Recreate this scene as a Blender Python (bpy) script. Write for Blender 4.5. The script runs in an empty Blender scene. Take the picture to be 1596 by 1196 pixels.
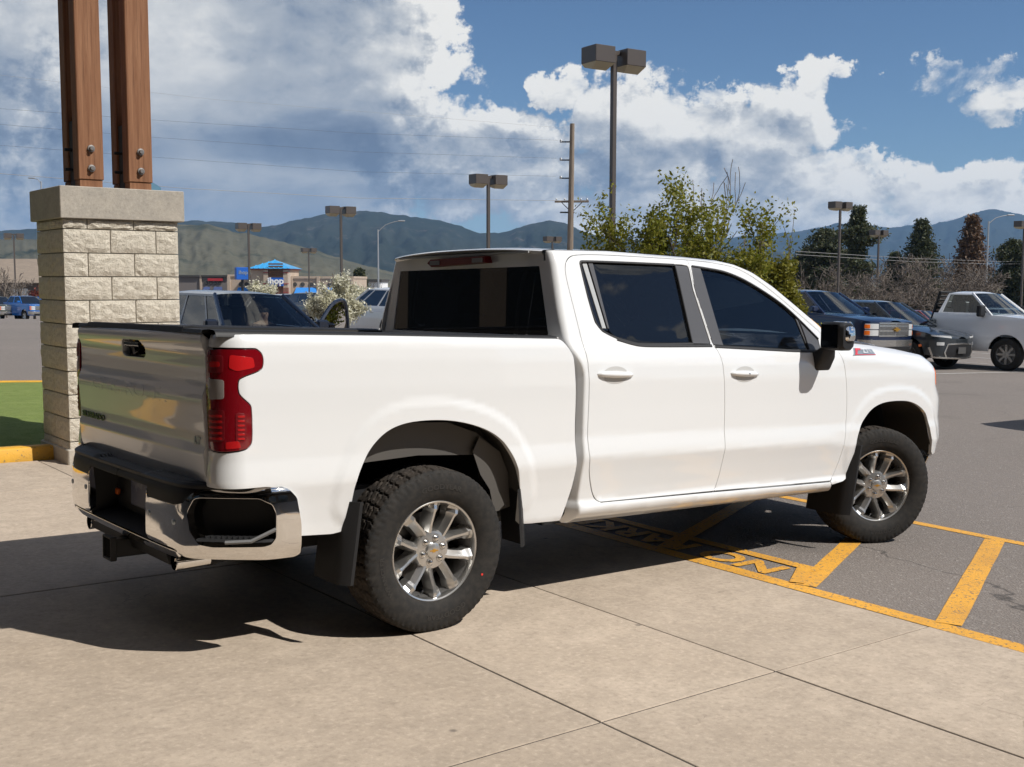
import bpy, bmesh, math, random
import numpy as np
from mathutils import Vector, Matrix
from mathutils.geometry import delaunay_2d_cdt
random.seed(7); np.random.seed(7)
sc = bpy.context.scene
R = math.radians

# ------------------------------------------------------------------ camera
# frames: WORLD is level (z up); PAVE is the gently sloping pavement the pickup stands on
IW, IH, FPX = 1596.0, 1196.0, 1754.7
def basis(yaw, pitch, roll):
    f = np.array([math.sin(yaw)*math.cos(pitch), math.cos(yaw)*math.cos(pitch), math.sin(pitch)])
    r = np.array([math.cos(yaw), -math.sin(yaw), 0.0]); u = np.cross(r, f)
    c, s = math.cos(roll), math.sin(roll)
    return np.array([c*r+s*u, -s*r+c*u, f])
R_PAVE = basis(.667907, -.081014, .026544)
R_WORLD = basis(.667907, -.0915, .002)
M3 = R_WORLD.T @ R_PAVE                      # pavement frame -> world frame
CAM_PAVE = np.array([-3.04924, -5.40034, 1.65814])
CAM = M3 @ CAM_PAVE
M4 = Matrix([list(M3[i])+[0] for i in range(3)]+[[0, 0, 0, 1]])
cd = bpy.data.cameras.new('camera'); cam = bpy.data.objects.new('camera', cd); sc.collection.objects.link(cam)
cd.sensor_width = 36; cd.sensor_fit = 'HORIZONTAL'; cd.lens = FPX/IW*36; cd.clip_start = .05; cd.clip_end = 60000
cam.matrix_world = Matrix([[R_WORLD[0][i], R_WORLD[1][i], -R_WORLD[2][i], CAM[i]] for i in range(3)]+[[0, 0, 0, 1]])
sc.camera = cam
def at(px, py, depth):                       # a real point of the place at that distance
    d = np.array([(px-IW/2)/FPX, -(py-IH/2)/FPX, 1.0]) @ R_WORLD
    return CAM + d*depth
FWD = R_WORLD[2]

# ------------------------------------------------------------------ sky and sun
SUN_P = np.array([.40, -.78, 1.0]); SUN_P /= np.linalg.norm(SUN_P)
SUN_W = M3 @ SUN_P
SUN_EL = math.asin(SUN_W[2]); SUN_AZ = math.atan2(SUN_W[0], SUN_W[1])
sc.view_settings.view_transform = 'Standard'; sc.view_settings.look = 'None'
sc.view_settings.exposure = .13; sc.view_settings.gamma = 1.0
sd = bpy.data.lights.new('sun', 'SUN'); sd.energy = 4.7; sd.angle = R(.53); sd.color = (1, .965, .91)
so = bpy.data.objects.new('sun', sd); sc.collection.objects.link(so)
so.rotation_euler = Vector(SUN_W).to_track_quat('Z', 'Y').to_euler(); so.location = (0, 0, 50)

world = bpy.data.worlds.new('World'); sc.world = world; world.use_nodes = True
class NT:
    def __init__(s, tree): s.t = tree; s.n = tree.nodes; s.l = tree.links
    def add(s, kind, **kw):
        n = s.n.new(kind)
        for k, v in kw.items(): setattr(n, k, v)
        return n
    def put(s, sock, v):
        if v is None: return
        if hasattr(v, 'links') or isinstance(v, bpy.types.NodeSocket): s.l.new(v, sock)
        else: sock.default_value = v
    def math(s, op, a, b=None, c=None, clamp=False):
        n = s.add('ShaderNodeMath', operation=op, use_clamp=clamp)
        for i, v in enumerate((a, b, c)): s.put(n.inputs[i], v)
        return n.outputs[0]
    def vmath(s, op, a, b=None, scale=None):
        n = s.add('ShaderNodeVectorMath', operation=op)
        s.put(n.inputs[0], a); s.put(n.inputs[1], b)
        if scale is not None: s.put(n.inputs['Scale'], scale)
        return n.outputs['Value'] if op in ('DOT_PRODUCT', 'LENGTH', 'DISTANCE') else n.outputs['Vector']
    def comb(s, x, y, z):
        n = s.add('ShaderNodeCombineXYZ')
        for i, v in enumerate((x, y, z)): s.put(n.inputs[i], v)
        return n.outputs[0]
    def sep(s, v):
        n = s.add('ShaderNodeSeparateXYZ'); s.put(n.inputs[0], v); return n.outputs
    def noise(s, vec, scale, detail=4, rough=.55, dist=0., dims='3D'):
        n = s.add('ShaderNodeTexNoise', noise_dimensions=dims)
        s.put(n.inputs['Vector'], vec); s.put(n.inputs['Scale'], scale); n.inputs['Detail'].default_value = detail
        n.inputs['Roughness'].default_value = rough; n.inputs['Distortion'].default_value = dist
        return n.outputs['Fac']
    def mrange(s, v, a, b, c=0., d=1., smooth=False):
        n = s.add('ShaderNodeMapRange', interpolation_type='SMOOTHSTEP' if smooth else 'LINEAR', clamp=True)
        for i, q in enumerate((v, a, b, c, d)): s.put(n.inputs[i], q)
        return n.outputs[0]
    def mix(s, f, a, b, blend='MIX'):
        n = s.add('ShaderNodeMix', data_type='RGBA', blend_type=blend)
        s.put(n.inputs[0], f)
        for sock, v in ((n.inputs[6], a), (n.inputs[7], b)):
            s.put(sock, (*v, 1) if isinstance(v, tuple) and len(v) == 3 else v)
        return n.outputs[2]
    def ramp(s, f, pts):
        n = s.add('ShaderNodeValToRGB'); e = n.color_ramp.elements
        while len(e) < len(pts): e.new(.5)
        for el, (p, c) in zip(e, pts): el.position = p; el.color = (*c, 1)
        s.put(n.inputs[0], f); return n.outputs[0]

def cloud_group():
    g = bpy.data.node_groups.new('cloud_cover', 'ShaderNodeTree')
    g.interface.new_socket('P', in_out='INPUT', socket_type='NodeSocketVector')
    g.interface.new_socket('D', in_out='OUTPUT', socket_type='NodeSocketFloat')
    t = NT(g); gi = t.add('NodeGroupInput'); go = t.add('NodeGroupOutput')
    P0 = gi.outputs[0]
    w1 = t.comb(t.noise(P0, .30, 6, .62), t.noise(t.vmath('ADD', P0, (31, 17, 5)), .30, 6, .62), 0.)
    P = t.vmath('ADD', P0, t.vmath('MULTIPLY', t.vmath('SUBTRACT', w1, (.5, .5, 0)), (9., 5.5, 0)))
    x, y, z = t.sep(P)
    # cloud banks of the day: (azimuth deg from the view axis, elevation deg, half widths, weight)
    B = [(-14, 6.5, 10.5, 10, 1.7), (-7.5, 13, 5.6, 6, 1.4), (-16, 16, 9, 6, 1.5), (-27, 14, 9, 7, 1.5), (-20, 2, 9, 4, 1.3), (-6.5, 8.2, 5.6, 2.6, 1.0), (-1.5, 5.8, 6.5, 3.1, 1.0), (2.6, 9.2, 1.9, 1.5, .95),
         (6.5, 7.4, 5.0, 2.9, 1.0), (10, 8.3, 3.0, 1.7, 1.0), (8.5, 3.4, 10, 2.9, 1.0), (14.5, 3.4, 6, 2.0, .9), (19.5, 4.0, 5.5, 1.9, .95),
         (17.3, 5.4, 2.2, 1.5, .9), (23.5, 2.5, 6, 2.2, .9), (21.7, 9.3, 3.4, 1.2, .75), (24, 8.2, 2.4, .9, .7), (8, 10.8, 1.6, .5, .5), (12.5, 7.0, 4.2, 2.8, 1.0), (15.8, 4.8, 3.2, 1.8, .95), (15, 9.4, 2.0, 1.3, .85), (-30, 7, 9, 9, 1.5), (33, 3, 8, 3.0, .8)]
    tot = None
    for (a, e, wa, we, k) in B:
        dx = t.math('DIVIDE', t.math('SUBTRACT', x, a), wa); dy = t.math('DIVIDE', t.math('SUBTRACT', y, e), we)
        r = t.math('SQRT', t.math('ADD', t.math('MULTIPLY', dx, dx), t.math('MULTIPLY', dy, dy)))
        v = t.mrange(r, .55, 1.25, k, 0., True)
        tot = v if tot is None else t.math('MAXIMUM', tot, v)
    far = t.math('MULTIPLY', t.mrange(t.math('ABSOLUTE', x), 30, 42, 0, 1), t.mrange(t.noise(t.vmath('MULTIPLY', P, (1, 1.6, 1)), .055, 2), .46, .6, 0, 1))
    tot = t.math('MAXIMUM', tot, far)
    hi = t.math('MULTIPLY', t.mrange(y, 18, 26, 0, .95), t.mrange(t.noise(P, .05, 2), .48, .6, 0, 1))
    tot = t.math('MAXIMUM', tot, hi)
    W = t.vmath('MULTIPLY', P0, (1, 1.5, 1))
    n1 = t.noise(W, .26, 9, .59, .2)
    d = t.math('ADD', tot, t.math('MULTIPLY', t.math('SUBTRACT', n1, .5), 1.9))
    t.l.new(t.math('SUBTRACT', d, .46), go.inputs[0])
    return g
CG = cloud_group()
def build_world():
    t = NT(world.node_tree); t.n.clear()
    out = t.add('ShaderNodeOutputWorld'); bg = t.add('ShaderNodeBackground'); t.l.new(bg.outputs[0], out.inputs[0])
    sky = t.add('ShaderNodeTexSky', sky_type='NISHITA', sun_disc=False)
    sky.sun_elevation = SUN_EL; sky.sun_rotation = SUN_AZ; sky.altitude = 950; sky.air_density = 1.0; sky.dust_density = .25; sky.ozone_density = 1.6
    tc = t.add('ShaderNodeTexCoord'); d = tc.outputs['Generated']
    x, y, z = t.sep(d)
    yaw = .667907
    rx = t.math('SUBTRACT', t.math('MULTIPLY', x, math.cos(yaw)), t.math('MULTIPLY', y, math.sin(yaw)))
    fy = t.math('ADD', t.math('MULTIPLY', x, math.sin(yaw)), t.math('MULTIPLY', y, math.cos(yaw)))
    az = t.math('MULTIPLY', t.math('ARCTAN2', rx, fy), 57.2958)
    el = t.math('MULTIPLY', t.math('ARCSINE', z), 57.2958)
    P = t.comb(az, el, 0.)
    def D(vec):
        n = t.add('ShaderNodeGroup', node_tree=CG); t.put(n.inputs[0], vec); return n.outputs[0]
    d0 = D(P); d1 = D(t.vmath('ADD', P, (.55, .75, 0))); d2 = D(t.vmath('ADD', P, (.9, 2.6, 0)))
    mask = t.mrange(d0, 0., .34, 0, 1, True)
    lit = t.mrange(t.math('SUBTRACT', d0, d1), -.28, .40, 0, 1)         # faces turned to the sun
    thick = t.mrange(d0, .55, 1.25, 0, .75, True); lit = t.math('ADD', t.math('MULTIPLY', lit, t.math('SUBTRACT', 1., thick)), t.math('MULTIPLY', thick, .55))
    deep = t.mrange(d2, .05, 1.1, 0, 1, True)                          # thick cloud overhead -> grey base
    fine = t.noise(t.vmath('MULTIPLY', P, (.8, 2.2, 1)), .38, 7, .55, .3)
    br = t.math('SUBTRACT', t.math('ADD', t.math('MULTIPLY', lit, .55), .62), t.math('MULTIPLY', deep, .50))
    br = t.math('ADD', br, t.math('MULTIPLY', t.math('SUBTRACT', fine, .5), t.mrange(thick, 0, .75, .42, .24)))
    # denser and thinner parts of the banks (azimuth, elevation, half widths, change of brightness)
    for (a, e, wa, we, q) in ((-20, 12.5, 9, 5, .22), (-14, 9.2, 7, 2.2, .14), (-20, 8.2, 7, 1.4, .08), (-8.4, 6.7, 6.5, 1.6, -.34), (-.6, 6.6, 5.5, 1.3, -.26), (-4.5, 4.6, 4., .9, -.25), (-24, 6, 6, 4, -.12), (8, 6.2, 4, .9, -.25), (11, 8.3, 2.5, .7, -.2), (4, 4.6, 5, .7, -.12), (-4.6, 11.5, 3.4, 3., .34), (-2.6, 9.3, 3, 1.4, .30), (9.6, 10., 2.4, .8, .3), (14.6, 9.8, 2., 1.0, .3), (-13, 5.2, 6, .8, .16), (-18, 12, 6, 3, .12), (6, 2.6, 5, .7, .16), (2.6, 10.2, 1.6, .9, .3), (19, 3.2, 5, .9, .12)):
        dx = t.math('DIVIDE', t.math('SUBTRACT', az, a), wa); dy = t.math('DIVIDE', t.math('SUBTRACT', t.math('ADD', el, t.math('MULTIPLY', t.math('SUBTRACT', fine, .5), 1.5)), e), we)
        r = t.math('ADD', t.math('MULTIPLY', dx, dx), t.math('MULTIPLY', dy, dy)); br = t.math('ADD', br, t.mrange(r, 0., 1.3, q, 0., True))
    col = t.ramp(br, [(0., (2.2, 3.0, 4.5)), (.30, (3.9, 4.8, 6.3)), (.60, (7.2, 7.8, 8.6)), (1., (14.5, 14.3, 13.7))])
    skyc = t.mix(1.0, sky.outputs[0], (.86, 1.06, 1.27), 'MULTIPLY')
    c = t.mix(mask, skyc, col)
    t.l.new(c, bg.inputs[0]); bg.inputs[1].default_value = .057
build_world()
world.cycles.sampling_method = 'MANUAL'; world.cycles.sample_map_resolution = 512
sc.cycles.use_denoising = True; sc.cycles.max_bounces = 7; sc.cycles.diffuse_bounces = 3; sc.cycles.glossy_bounces = 4; sc.cycles.transparent_max_bounces = 12; sc.cycles.use_adaptive_sampling = True; sc.cycles.adaptive_threshold = .02

# ------------------------------------------------------------------ materials
MATS = {}
def mat(name, base=(.5, .5, .5), rough=.5, metal=0., coat=0., coat_rough=.03, spec=.5, var=None, bump=None, trans=0., ior=1.45, emit=None, alpha=1., sheen=0., rvar=None, coord='Object', streak=None):
    if name in MATS: return MATS[name]
    m = bpy.data.materials.new(name); m.use_nodes = True; t = NT(m.node_tree)
    b = t.n['Principled BSDF']; b.inputs['Base Color'].default_value = (*base, 1)
    b.inputs['Roughness'].default_value = rough; b.inputs['Metallic'].default_value = metal
    b.inputs['Coat Weight'].default_value = coat; b.inputs['Coat Roughness'].default_value = coat_rough
    b.inputs['Specular IOR Level'].default_value = spec; b.inputs['IOR'].default_value = ior
    b.inputs['Transmission Weight'].default_value = trans; b.inputs['Alpha'].default_value = alpha
    if emit: b.inputs['Emission Color'].default_value = (*emit[0], 1); b.inputs['Emission Strength'].default_value = emit[1]
    tc = t.add('ShaderNodeTexCoord').outputs[coord]
    c = None
    if var:                                   # [(scale, amount, second colour)]
        c = (*base, 1)
        for v in var:
            sc_, lo, hi, col2 = v[:4]; stretch = v[4] if len(v) > 4 else None
            vec = t.vmath('MULTIPLY', tc, stretch) if stretch else tc
            f = t.mrange(t.noise(vec, sc_, 5, .6), lo, hi)
            c = t.mix(f, c, col2)
        t.l.new(c, b.inputs['Base Color'])
    if rvar:
        t.l.new(t.mrange(t.noise(tc, rvar[0], 4), .35, .65, rvar[1], rvar[2]), b.inputs['Roughness'])
    if bump:
        h = None
        for bb in bump:
            vec = t.vmath('MULTIPLY', tc, bb[2]) if len(bb) > 2 else tc
            n = t.math('MULTIPLY', t.noise(vec, bb[0], 5, .6), bb[1]); h = n if h is None else t.math('ADD', h, n)
        bn = t.add('ShaderNodeBump'); bn.inputs['Strength'].default_value = 1; bn.inputs['Distance'].default_value = 1
        t.l.new(h, bn.inputs['Height']); t.l.new(bn.outputs[0], b.inputs['Normal'])
    MATS[name] = m; return m

# ------------------------------------------------------------------ mesh helpers
COL = sc.collection
def link(o, parent=None):
    COL.objects.link(o)
    if parent is not None: o.parent = parent
    return o
def thing(name, label, cat, loc=(0, 0, 0), rz=0., group=None, matrix=None):
    o = bpy.data.objects.new(name, None); o.empty_display_size = .2; link(o)
    if matrix is not None: o.matrix_world = matrix
    else: o.location = Vector(loc); o.rotation_euler = (0, 0, rz)
    o['label'] = label; o['category'] = cat
    if group: o['group'] = group
    return o
def tag(o, label, cat, group=None):
    o['label'] = label; o['category'] = cat
    if group: o['group'] = group
    return o
def kind(o, k, label=None):
    o['kind'] = k
    if label: o['label'] = label
    return o
def mesh_obj(name, V, F, m, parent=None, smooth=True, normals=None, sharp=None):
    me = bpy.data.meshes.new(name); me.from_pydata(np.asarray(V, float).reshape(-1, 3).tolist(), [], [tuple(f) for f in F])
    if m: me.materials.append(m if not isinstance(m, str) else MATS[m])
    if smooth: me.shade_smooth()
    if sharp is not None: me.set_sharp_from_angle(angle=R(sharp))
    if normals is not None: me.normals_split_custom_set_from_vertices(np.asarray(normals, float).tolist())
    me.update()
    return link(bpy.data.objects.new(name, me), parent)
class MB:
    """collects the faces of ONE part"""
    def __init__(s): s.V = []; s.F = []
    def add(s, V, F):
        o = len(s.V); s.V += np.asarray(V, float).reshape(-1, 3).tolist(); s.F += [tuple(i+o for i in f) for f in F]; return s
    def box(s, c, size, bev=0., rot=None):
        x, y, z = (q/2 for q in size)
        if bev <= 0:
            V = [(-x, -y, -z), (x, -y, -z), (x, y, -z), (-x, y, -z), (-x, -y, z), (x, -y, z), (x, y, z), (-x, y, z)]
            F = [(0, 3, 2, 1), (4, 5, 6, 7), (0, 1, 5, 4), (1, 2, 6, 5), (2, 3, 7, 6), (3, 0, 4, 7)]
        else:
            b = min(bev, x*.9, y*.9, z*.9); V = []; ring = []
            def r8(a, b_, w): return [(-a+w, -b_), (a-w, -b_), (a, -b_+w), (a, b_-w), (a-w, b_), (-a+w, b_), (-a, b_-w), (-a, -b_+w)]
            for zz, ins in ((-z, b), (-z+b, 0), (z-b, 0), (z, b)):
                V += [(p, q, zz) for p, q in r8(x-ins, y-ins, b)]
            F = [tuple(range(7, -1, -1)), tuple(range(24, 32))]
            for k in range(3):
                for i in range(8): F.append((k*8+i, k*8+(i+1) % 8, k*8+8+(i+1) % 8, k*8+8+i))
        rm = np.array(rot) if rot is not None else np.eye(3)
        return s.add([np.array(c)+rm @ np.array(v) for v in V], F)
    def prism(s, poly, z0, z1, axis='z', origin=(0, 0, 0)):
        n = len(poly)
        def P(a, b, h):
            v = {'z': (a, b, h), 'y': (a, h, b), 'x': (h, a, b)}[axis]; return np.array(v)+np.array(origin)
        V = [P(a, b, z0) for a, b in poly]+[P(a, b, z1) for a, b in poly]
        F = [tuple(range(n-1, -1, -1)), tuple(range(n, 2*n))]+[(i, (i+1) % n, n+(i+1) % n, n+i) for i in range(n)]
        if axis == 'y': F = [tuple(reversed(f)) for f in F]
        return s.add(V, F)
    def tube(s, pts, rad, n=8, cap=True, square=False):
        pts = [np.array(p, float) for p in pts]; k = len(pts); rad = rad if hasattr(rad, '__len__') else [rad]*k
        V = []; up = np.array([0, 0, 1.0])
        d0 = pts[1]-pts[0]
        if abs(d0[2])/(np.linalg.norm(d0)+1e-9) > .95: up = np.array([1.0, 0, 0])
        for i, p in enumerate(pts):
            d = pts[min(i+1, k-1)]-pts[max(i-1, 0)]; d /= np.linalg.norm(d)+1e-12
            a = np.cross(d, up); a /= np.linalg.norm(a)+1e-12; b = np.cross(d, a)
            for j in range(n):
                th = 2*math.pi*j/n+(math.pi/4 if square else 0); V.append(p+rad[i]*(math.cos(th)*a+math.sin(th)*b))
        F = [(i*n+j, i*n+n+j, i*n+n+(j+1) % n, i*n+(j+1) % n) for i in range(k-1) for j in range(n)]
        if cap: F += [tuple(range(n)), tuple(range(k*n-1, k*n-n-1, -1))]
        return s.add(V, F)
    def lathe(s, prof, n=32, c=(0, 0, 0), axis='y', arc=2*math.pi):
        V = []; k = len(prof)                 # prof: (radius, along-axis)
        for j in range(n):
            th = arc*j/n
            for r, h in prof:
                V.append({'y': (r*math.cos(th), h, r*math.sin(th)), 'z': (r*math.cos(th), r*math.sin(th), h), 'x': (h, r*math.cos(th), r*math.sin(th))}[axis])
        V = [np.array(v)+np.array(c) for v in V]
        F = [(j*k+i, j*k+i+1, ((j+1) % n)*k+i+1, ((j+1) % n)*k+i) for j in range(n) for i in range(k-1)]
        return s.add(V, F)
    def grid(s, G):
        G = np.asarray(G); a, b = G.shape[:2]
        return s.add(G.reshape(-1, 3), [(i*b+j, (i+1)*b+j, (i+1)*b+j+1, i*b+j+1) for i in range(a-1) for j in range(b-1)])
    def xf(s, fn): s.V = [tuple(fn(np.array(v))) for v in s.V]; return s
    def build(s, name, m, parent=None, smooth=False, sharp=30):
        return mesh_obj(name, s.V, s.F, m, parent, True, None, 1. if not smooth else sharp)
def mirror_y(V, F): return [(v[0], -v[1], v[2]) for v in V], [tuple(reversed(f)) for f in F]
def copy_tree(o, parent=None):
    c = o.copy(); COL.objects.link(c); c.parent = parent
    for ch in o.children: copy_tree(ch, c)
    return c
def text_mesh(txt, size=1., extrude=.0, bold=0.):
    cu = bpy.data.curves.new('t', 'FONT'); cu.body = txt; cu.size = size; cu.extrude = extrude; cu.offset = bold; cu.align_x = 'CENTER'; cu.align_y = 'CENTER'; cu.resolution_u = 3
    o = bpy.data.objects.new('t', cu); COL.objects.link(o)
    dg = bpy.context.evaluated_depsgraph_get(); me = o.evaluated_get(dg).to_mesh()
    V = [tuple(v.co) for v in me.vertices]; F = [tuple(p.vertices) for p in me.polygons]
    o.evaluated_get(dg).to_mesh_clear(); bpy.data.objects.remove(o); bpy.data.curves.remove(cu)
    return V, F
def chaikin(P, it=2, closed=True):
    P = [np.array(p, float) for p in P]
    for _ in range(it):
        Q = []
        n = len(P)
        rng = range(n) if closed else range(n-1)
        if not closed: Q.append(P[0])
        for i in rng:
            a, b = P[i], P[(i+1) % n]; Q += [a*.75+b*.25, a*.25+b*.75]
        if not closed: Q.append(P[-1])
        P = Q
    return P
def densify(P, h):
    Q = []
    for a, b in zip(P, list(P[1:])+[P[0]]):
        a = np.array(a, float); b = np.array(b, float); n = max(1, int(math.ceil(np.linalg.norm(b-a)/h)))
        Q += [a+(b-a)*k/n for k in range(n)]
    return np.array(Q)
def area2(P):
    P = np.asarray(P); x, y = P[:, 0], P[:, 1]; return (x*np.roll(y, -1)-np.roll(x, -1)*y).sum()
def inside(pts, poly):
    x, y = pts[:, 0], pts[:, 1]; r = np.zeros(len(pts), bool); P = np.asarray(poly)
    for (x1, y1), (x2, y2) in zip(P, np.roll(P, -1, 0)):
        if y1 == y2: continue
        c = ((y1 > y) != (y2 > y)) & (x < (x2-x1)*(y-y1)/(y2-y1)+x1); r ^= c
    return r
def ring_in(P, d):                            # inward offset of a ccw ring
    t = np.roll(P, -1, 0)-np.roll(P, 1, 0); t /= np.linalg.norm(t, axis=1)[:, None]+1e-12
    return P+d*np.stack([-t[:, 1], t[:, 0]], 1)
def segdist(pts, P, closed=True):
    d = np.full(len(pts), 9e9); Q = np.roll(P, -1, 0) if closed else P[1:]
    for a, b in zip(P if closed else P[:-1], Q):
        ab = b-a; t = np.clip(((pts-a) @ ab)/(ab @ ab+1e-12), 0, 1); d = np.minimum(d, np.linalg.norm(pts-a-t[:, None]*ab, axis=1))
    return d
_PC = {}
def panel(name, outer, fn, m, parent, holes=(), dense=None, res=.025, er=.004, flange=.02, gap=.0024, mirror=False, smooth_it=1, hole_flange=None, flip=False):
    key = (name, np.asarray(outer, float).round(4).tobytes(), str(m))
    if mirror and key in _PC:
        V, F, Nn = _PC[key]; V, F = mirror_y(V, F); return mesh_obj(name, V, F, m, parent, True, [(a[0], -a[1], a[2]) for a in Nn])
    """sheet panel: 2-D outline -> surface fn(a,b)->xyz, rolled edges, folded flange; normals from the surface"""
    rings = []
    for k, P in enumerate([outer]+list(holes)):
        P = np.array(chaikin(densify(P, .03), smooth_it+1)) if smooth_it else np.array(P, float)
        if area2(P) < 0: P = P[::-1]
        P = densify(P, res*.55)
        sgn = 1 if k == 0 else -1
        P = ring_in(P, sgn*gap) if gap else P
        rings.append((P, sgn))
    pts = []; depth = []; edges = []; base = []
    for P, sgn in rings:
        o = len(pts); n = len(P); base.append((o, n))
        pts += list(P); depth += [er]*n; edges += [(o+i, o+(i+1) % n) for i in range(n)]
        for f_, dd in ((.35, .30), (1.0, 0.)):
            Q = ring_in(P, sgn*er*f_); pts += list(Q); depth += [er*dd]*n
    O = rings[0][0]; lo, hi = O.min(0), O.max(0)
    gx = np.arange(lo[0]+res*.5, hi[0], res); gy = np.arange(lo[1]+res*.5, hi[1], res)
    G = np.array([(a+(res*.5 if j % 2 else 0), b) for j, b in enumerate(gy) for a in gx])
    if dense:                                 # tighter columns of points where the sheet turns a corner
        G = np.array([g for g in G if not dense[0]-.004 < g[0] < dense[1]+.004]+[(a, b) for a in np.arange(dense[0], dense[1], dense[2]) for b in gy])
    if len(G) == 0: G = np.array([(lo+hi)/2])
    ok = inside(G, O) & (segdist(G, O) > (min(res*.42, dense[2]*.6) if dense else res*.42)+er)
    for P, _ in rings[1:]: ok &= ~inside(G, P) & (segdist(G, P) > res*.42+er)
    G = G[ok].reshape(-1, 2); pts += list(G); depth += [0.]*len(G)
    pts = np.array(pts); depth = np.array(depth)
    r = delaunay_2d_cdt([Vector(p) for p in pts], edges, [], 0, 1e-7)
    vo, fo, orig = r[0], r[2], r[3]
    vo2 = np.array([(v.x, v.y) for v in vo]); dep = np.array([depth[o[0]] if len(o) else 0. for o in orig])
    fo = [tuple(f) for f in fo]; C = vo2[np.array(fo)].mean(1) if all(len(f) == 3 for f in fo) else np.array([vo2[list(f)].mean(0) for f in fo])
    ok = inside(C, O)
    for P, _ in rings[1:]: ok &= ~inside(C, P)
    F = [tuple(f) for f, k in zip(fo, ok) if k]
    P0 = fn(vo2[:, 0], vo2[:, 1]); h = 2e-4
    Pa = fn(vo2[:, 0]+h, vo2[:, 1])-fn(vo2[:, 0]-h, vo2[:, 1]); Pb = fn(vo2[:, 0], vo2[:, 1]+h)-fn(vo2[:, 0], vo2[:, 1]-h)
    N = np.cross(Pb, Pa) if flip else np.cross(Pa, Pb); N /= np.linalg.norm(N, axis=1)[:, None]+1e-15
    V = P0-N*dep[:, None]
    Nn = N.copy()
    # orientation check
    Fa = np.array([f[:3] for f in F]); sg = (np.cross(V[Fa[:, 1]]-V[Fa[:, 0]], V[Fa[:, 2]]-V[Fa[:, 0]])*N[Fa[:, 0]]).sum()
    if sg < 0: F = [tuple(reversed(f)) for f in F]
    inv = {}
    for i, o in enumerate(orig):
        for q in o: inv[q] = i
    V = list(V); Nn = list(Nn)
    for k, ((o, n), (P, sgn)) in enumerate(zip(base, rings)):
        fl = flange if (k == 0 or hole_flange is None) else hole_flange
        if fl <= 0: continue
        idx = [inv[o+i] for i in range(n)]; s0 = len(V)
        for i in range(n):
            a = V[idx[i]]; nn = Nn[idx[i]]
            b2 = V[inv[o+n+i]]; outv = a-b2; outv = outv-nn*(outv @ nn); outv /= np.linalg.norm(outv)+1e-12
            V += [a, a-nn*fl]; Nn += [outv, outv]
            tl = nn+.8*outv; Nn[idx[i]] = tl/np.linalg.norm(tl)
        for i in range(n):
            j = (i+1) % n; q = (s0+2*i, s0+2*i+1, s0+2*j+1, s0+2*j)
            e = np.cross(V[q[1]]-V[q[0]], V[q[3]]-V[q[0]])
            F.append(q if e @ Nn[q[0]] > 0 else tuple(reversed(q)))
    V = np.array(V); Nn = np.array(Nn); _PC[key] = (V, F, Nn)
    if mirror: V, F = mirror_y(V, F); Nn = [(a[0], -a[1], a[2]) for a in Nn]
    return mesh_obj(name, V, F, m, parent, True, Nn)
# ------------------------------------------------------------------ ground, pavement and markings
NP = M3[:, 2]
def sst(a, b, x):
    t = np.clip((x-a)/(b-a), 0, 1); return t*t*(3-2*t)
def gz(x, y):
    r = np.hypot(x, y)+1e-9; k = np.minimum(1, 110/r)
    return -(NP[0]*x*k+NP[1]*y*k)/NP[2]-1.7*sst(38, 100, r)
def ground_at(px, depth):                     # point of the ground under that pixel column at that distance
    P = at(px, 600, depth); return np.array([P[0], P[1], float(gz(P[0], P[1]))])
def asphalt_mat():
    m = bpy.data.materials.new('asphalt'); m.use_nodes = True; t = NT(m.node_tree); b = t.n['Principled BSDF']
    tc = t.add('ShaderNodeTexCoord').outputs['Object']
    big = t.mrange(t.noise(tc, .12, 4), .35, .68); mid = t.mrange(t.noise(tc, 1.3, 5, .65), .3, .7)
    sp = t.noise(tc, 130, 3, .7); vo = t.add('ShaderNodeTexVoronoi'); vo.inputs['Scale'].default_value = 75; t.l.new(tc, vo.inputs['Vector'])
    c = t.mix(big, (.172, .148, .131), (.222, .190, .168)); c = t.mix(mid, c, (.192, .167, .148))
    st = t.mrange(vo.outputs['Color'], .72, .95); c = t.mix(t.math('MULTIPLY', st, .75), c, (.34, .31, .28))
    c = t.mix(t.mrange(sp, .55, .75, 0, .75), c, (.055, .05, .047))
    cv = t.add('ShaderNodeTexVoronoi', feature='DISTANCE_TO_EDGE'); cv.inputs['Scale'].default_value = .16; t.l.new(t.vmath('ADD', tc, t.vmath('SCALE', t.comb(t.noise(tc, .7, 5), t.noise(t.vmath('ADD', tc, (9, 2, 0)), .7, 5), 0.), None, 2.4)), cv.inputs['Vector'])
    c = t.mix(t.math('MULTIPLY', t.mrange(cv.outputs['Distance'], 0., .0022, .8, 0), t.mrange(t.noise(tc, .2, 2), .48, .56)), c, (.05, .045, .042))
    oil = t.mrange(t.noise(t.vmath('MULTIPLY', tc, (.8, .8, 1)), .55, 3), .66, .78, 0, .55); c = t.mix(oil, c, (.06, .055, .05))
    ln = t.vmath('LENGTH', tc); far = t.mrange(ln, 230, 420)
    g = t.mix(t.mrange(t.noise(tc, .012, 4), .4, .6), (.12, .11, .06), (.17, .14, .08))
    t.l.new(t.mix(far, c, g), b.inputs['Base Color']); b.inputs['Roughness'].default_value = .86; b.inputs['Specular IOR Level'].default_value = .3
    h = t.math('ADD', t.math('MULTIPLY', vo.outputs['Distance'], .006), t.math('MULTIPLY', sp, .003))
    bn = t.add('ShaderNodeBump'); bn.inputs['Distance'].default_value = 1; bn.inputs['Strength'].default_value = .8; t.l.new(h, bn.inputs['Height']); t.l.new(bn.outputs[0], b.inputs['Normal'])
    MATS['asphalt'] = m; return m
asphalt_mat()
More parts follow.
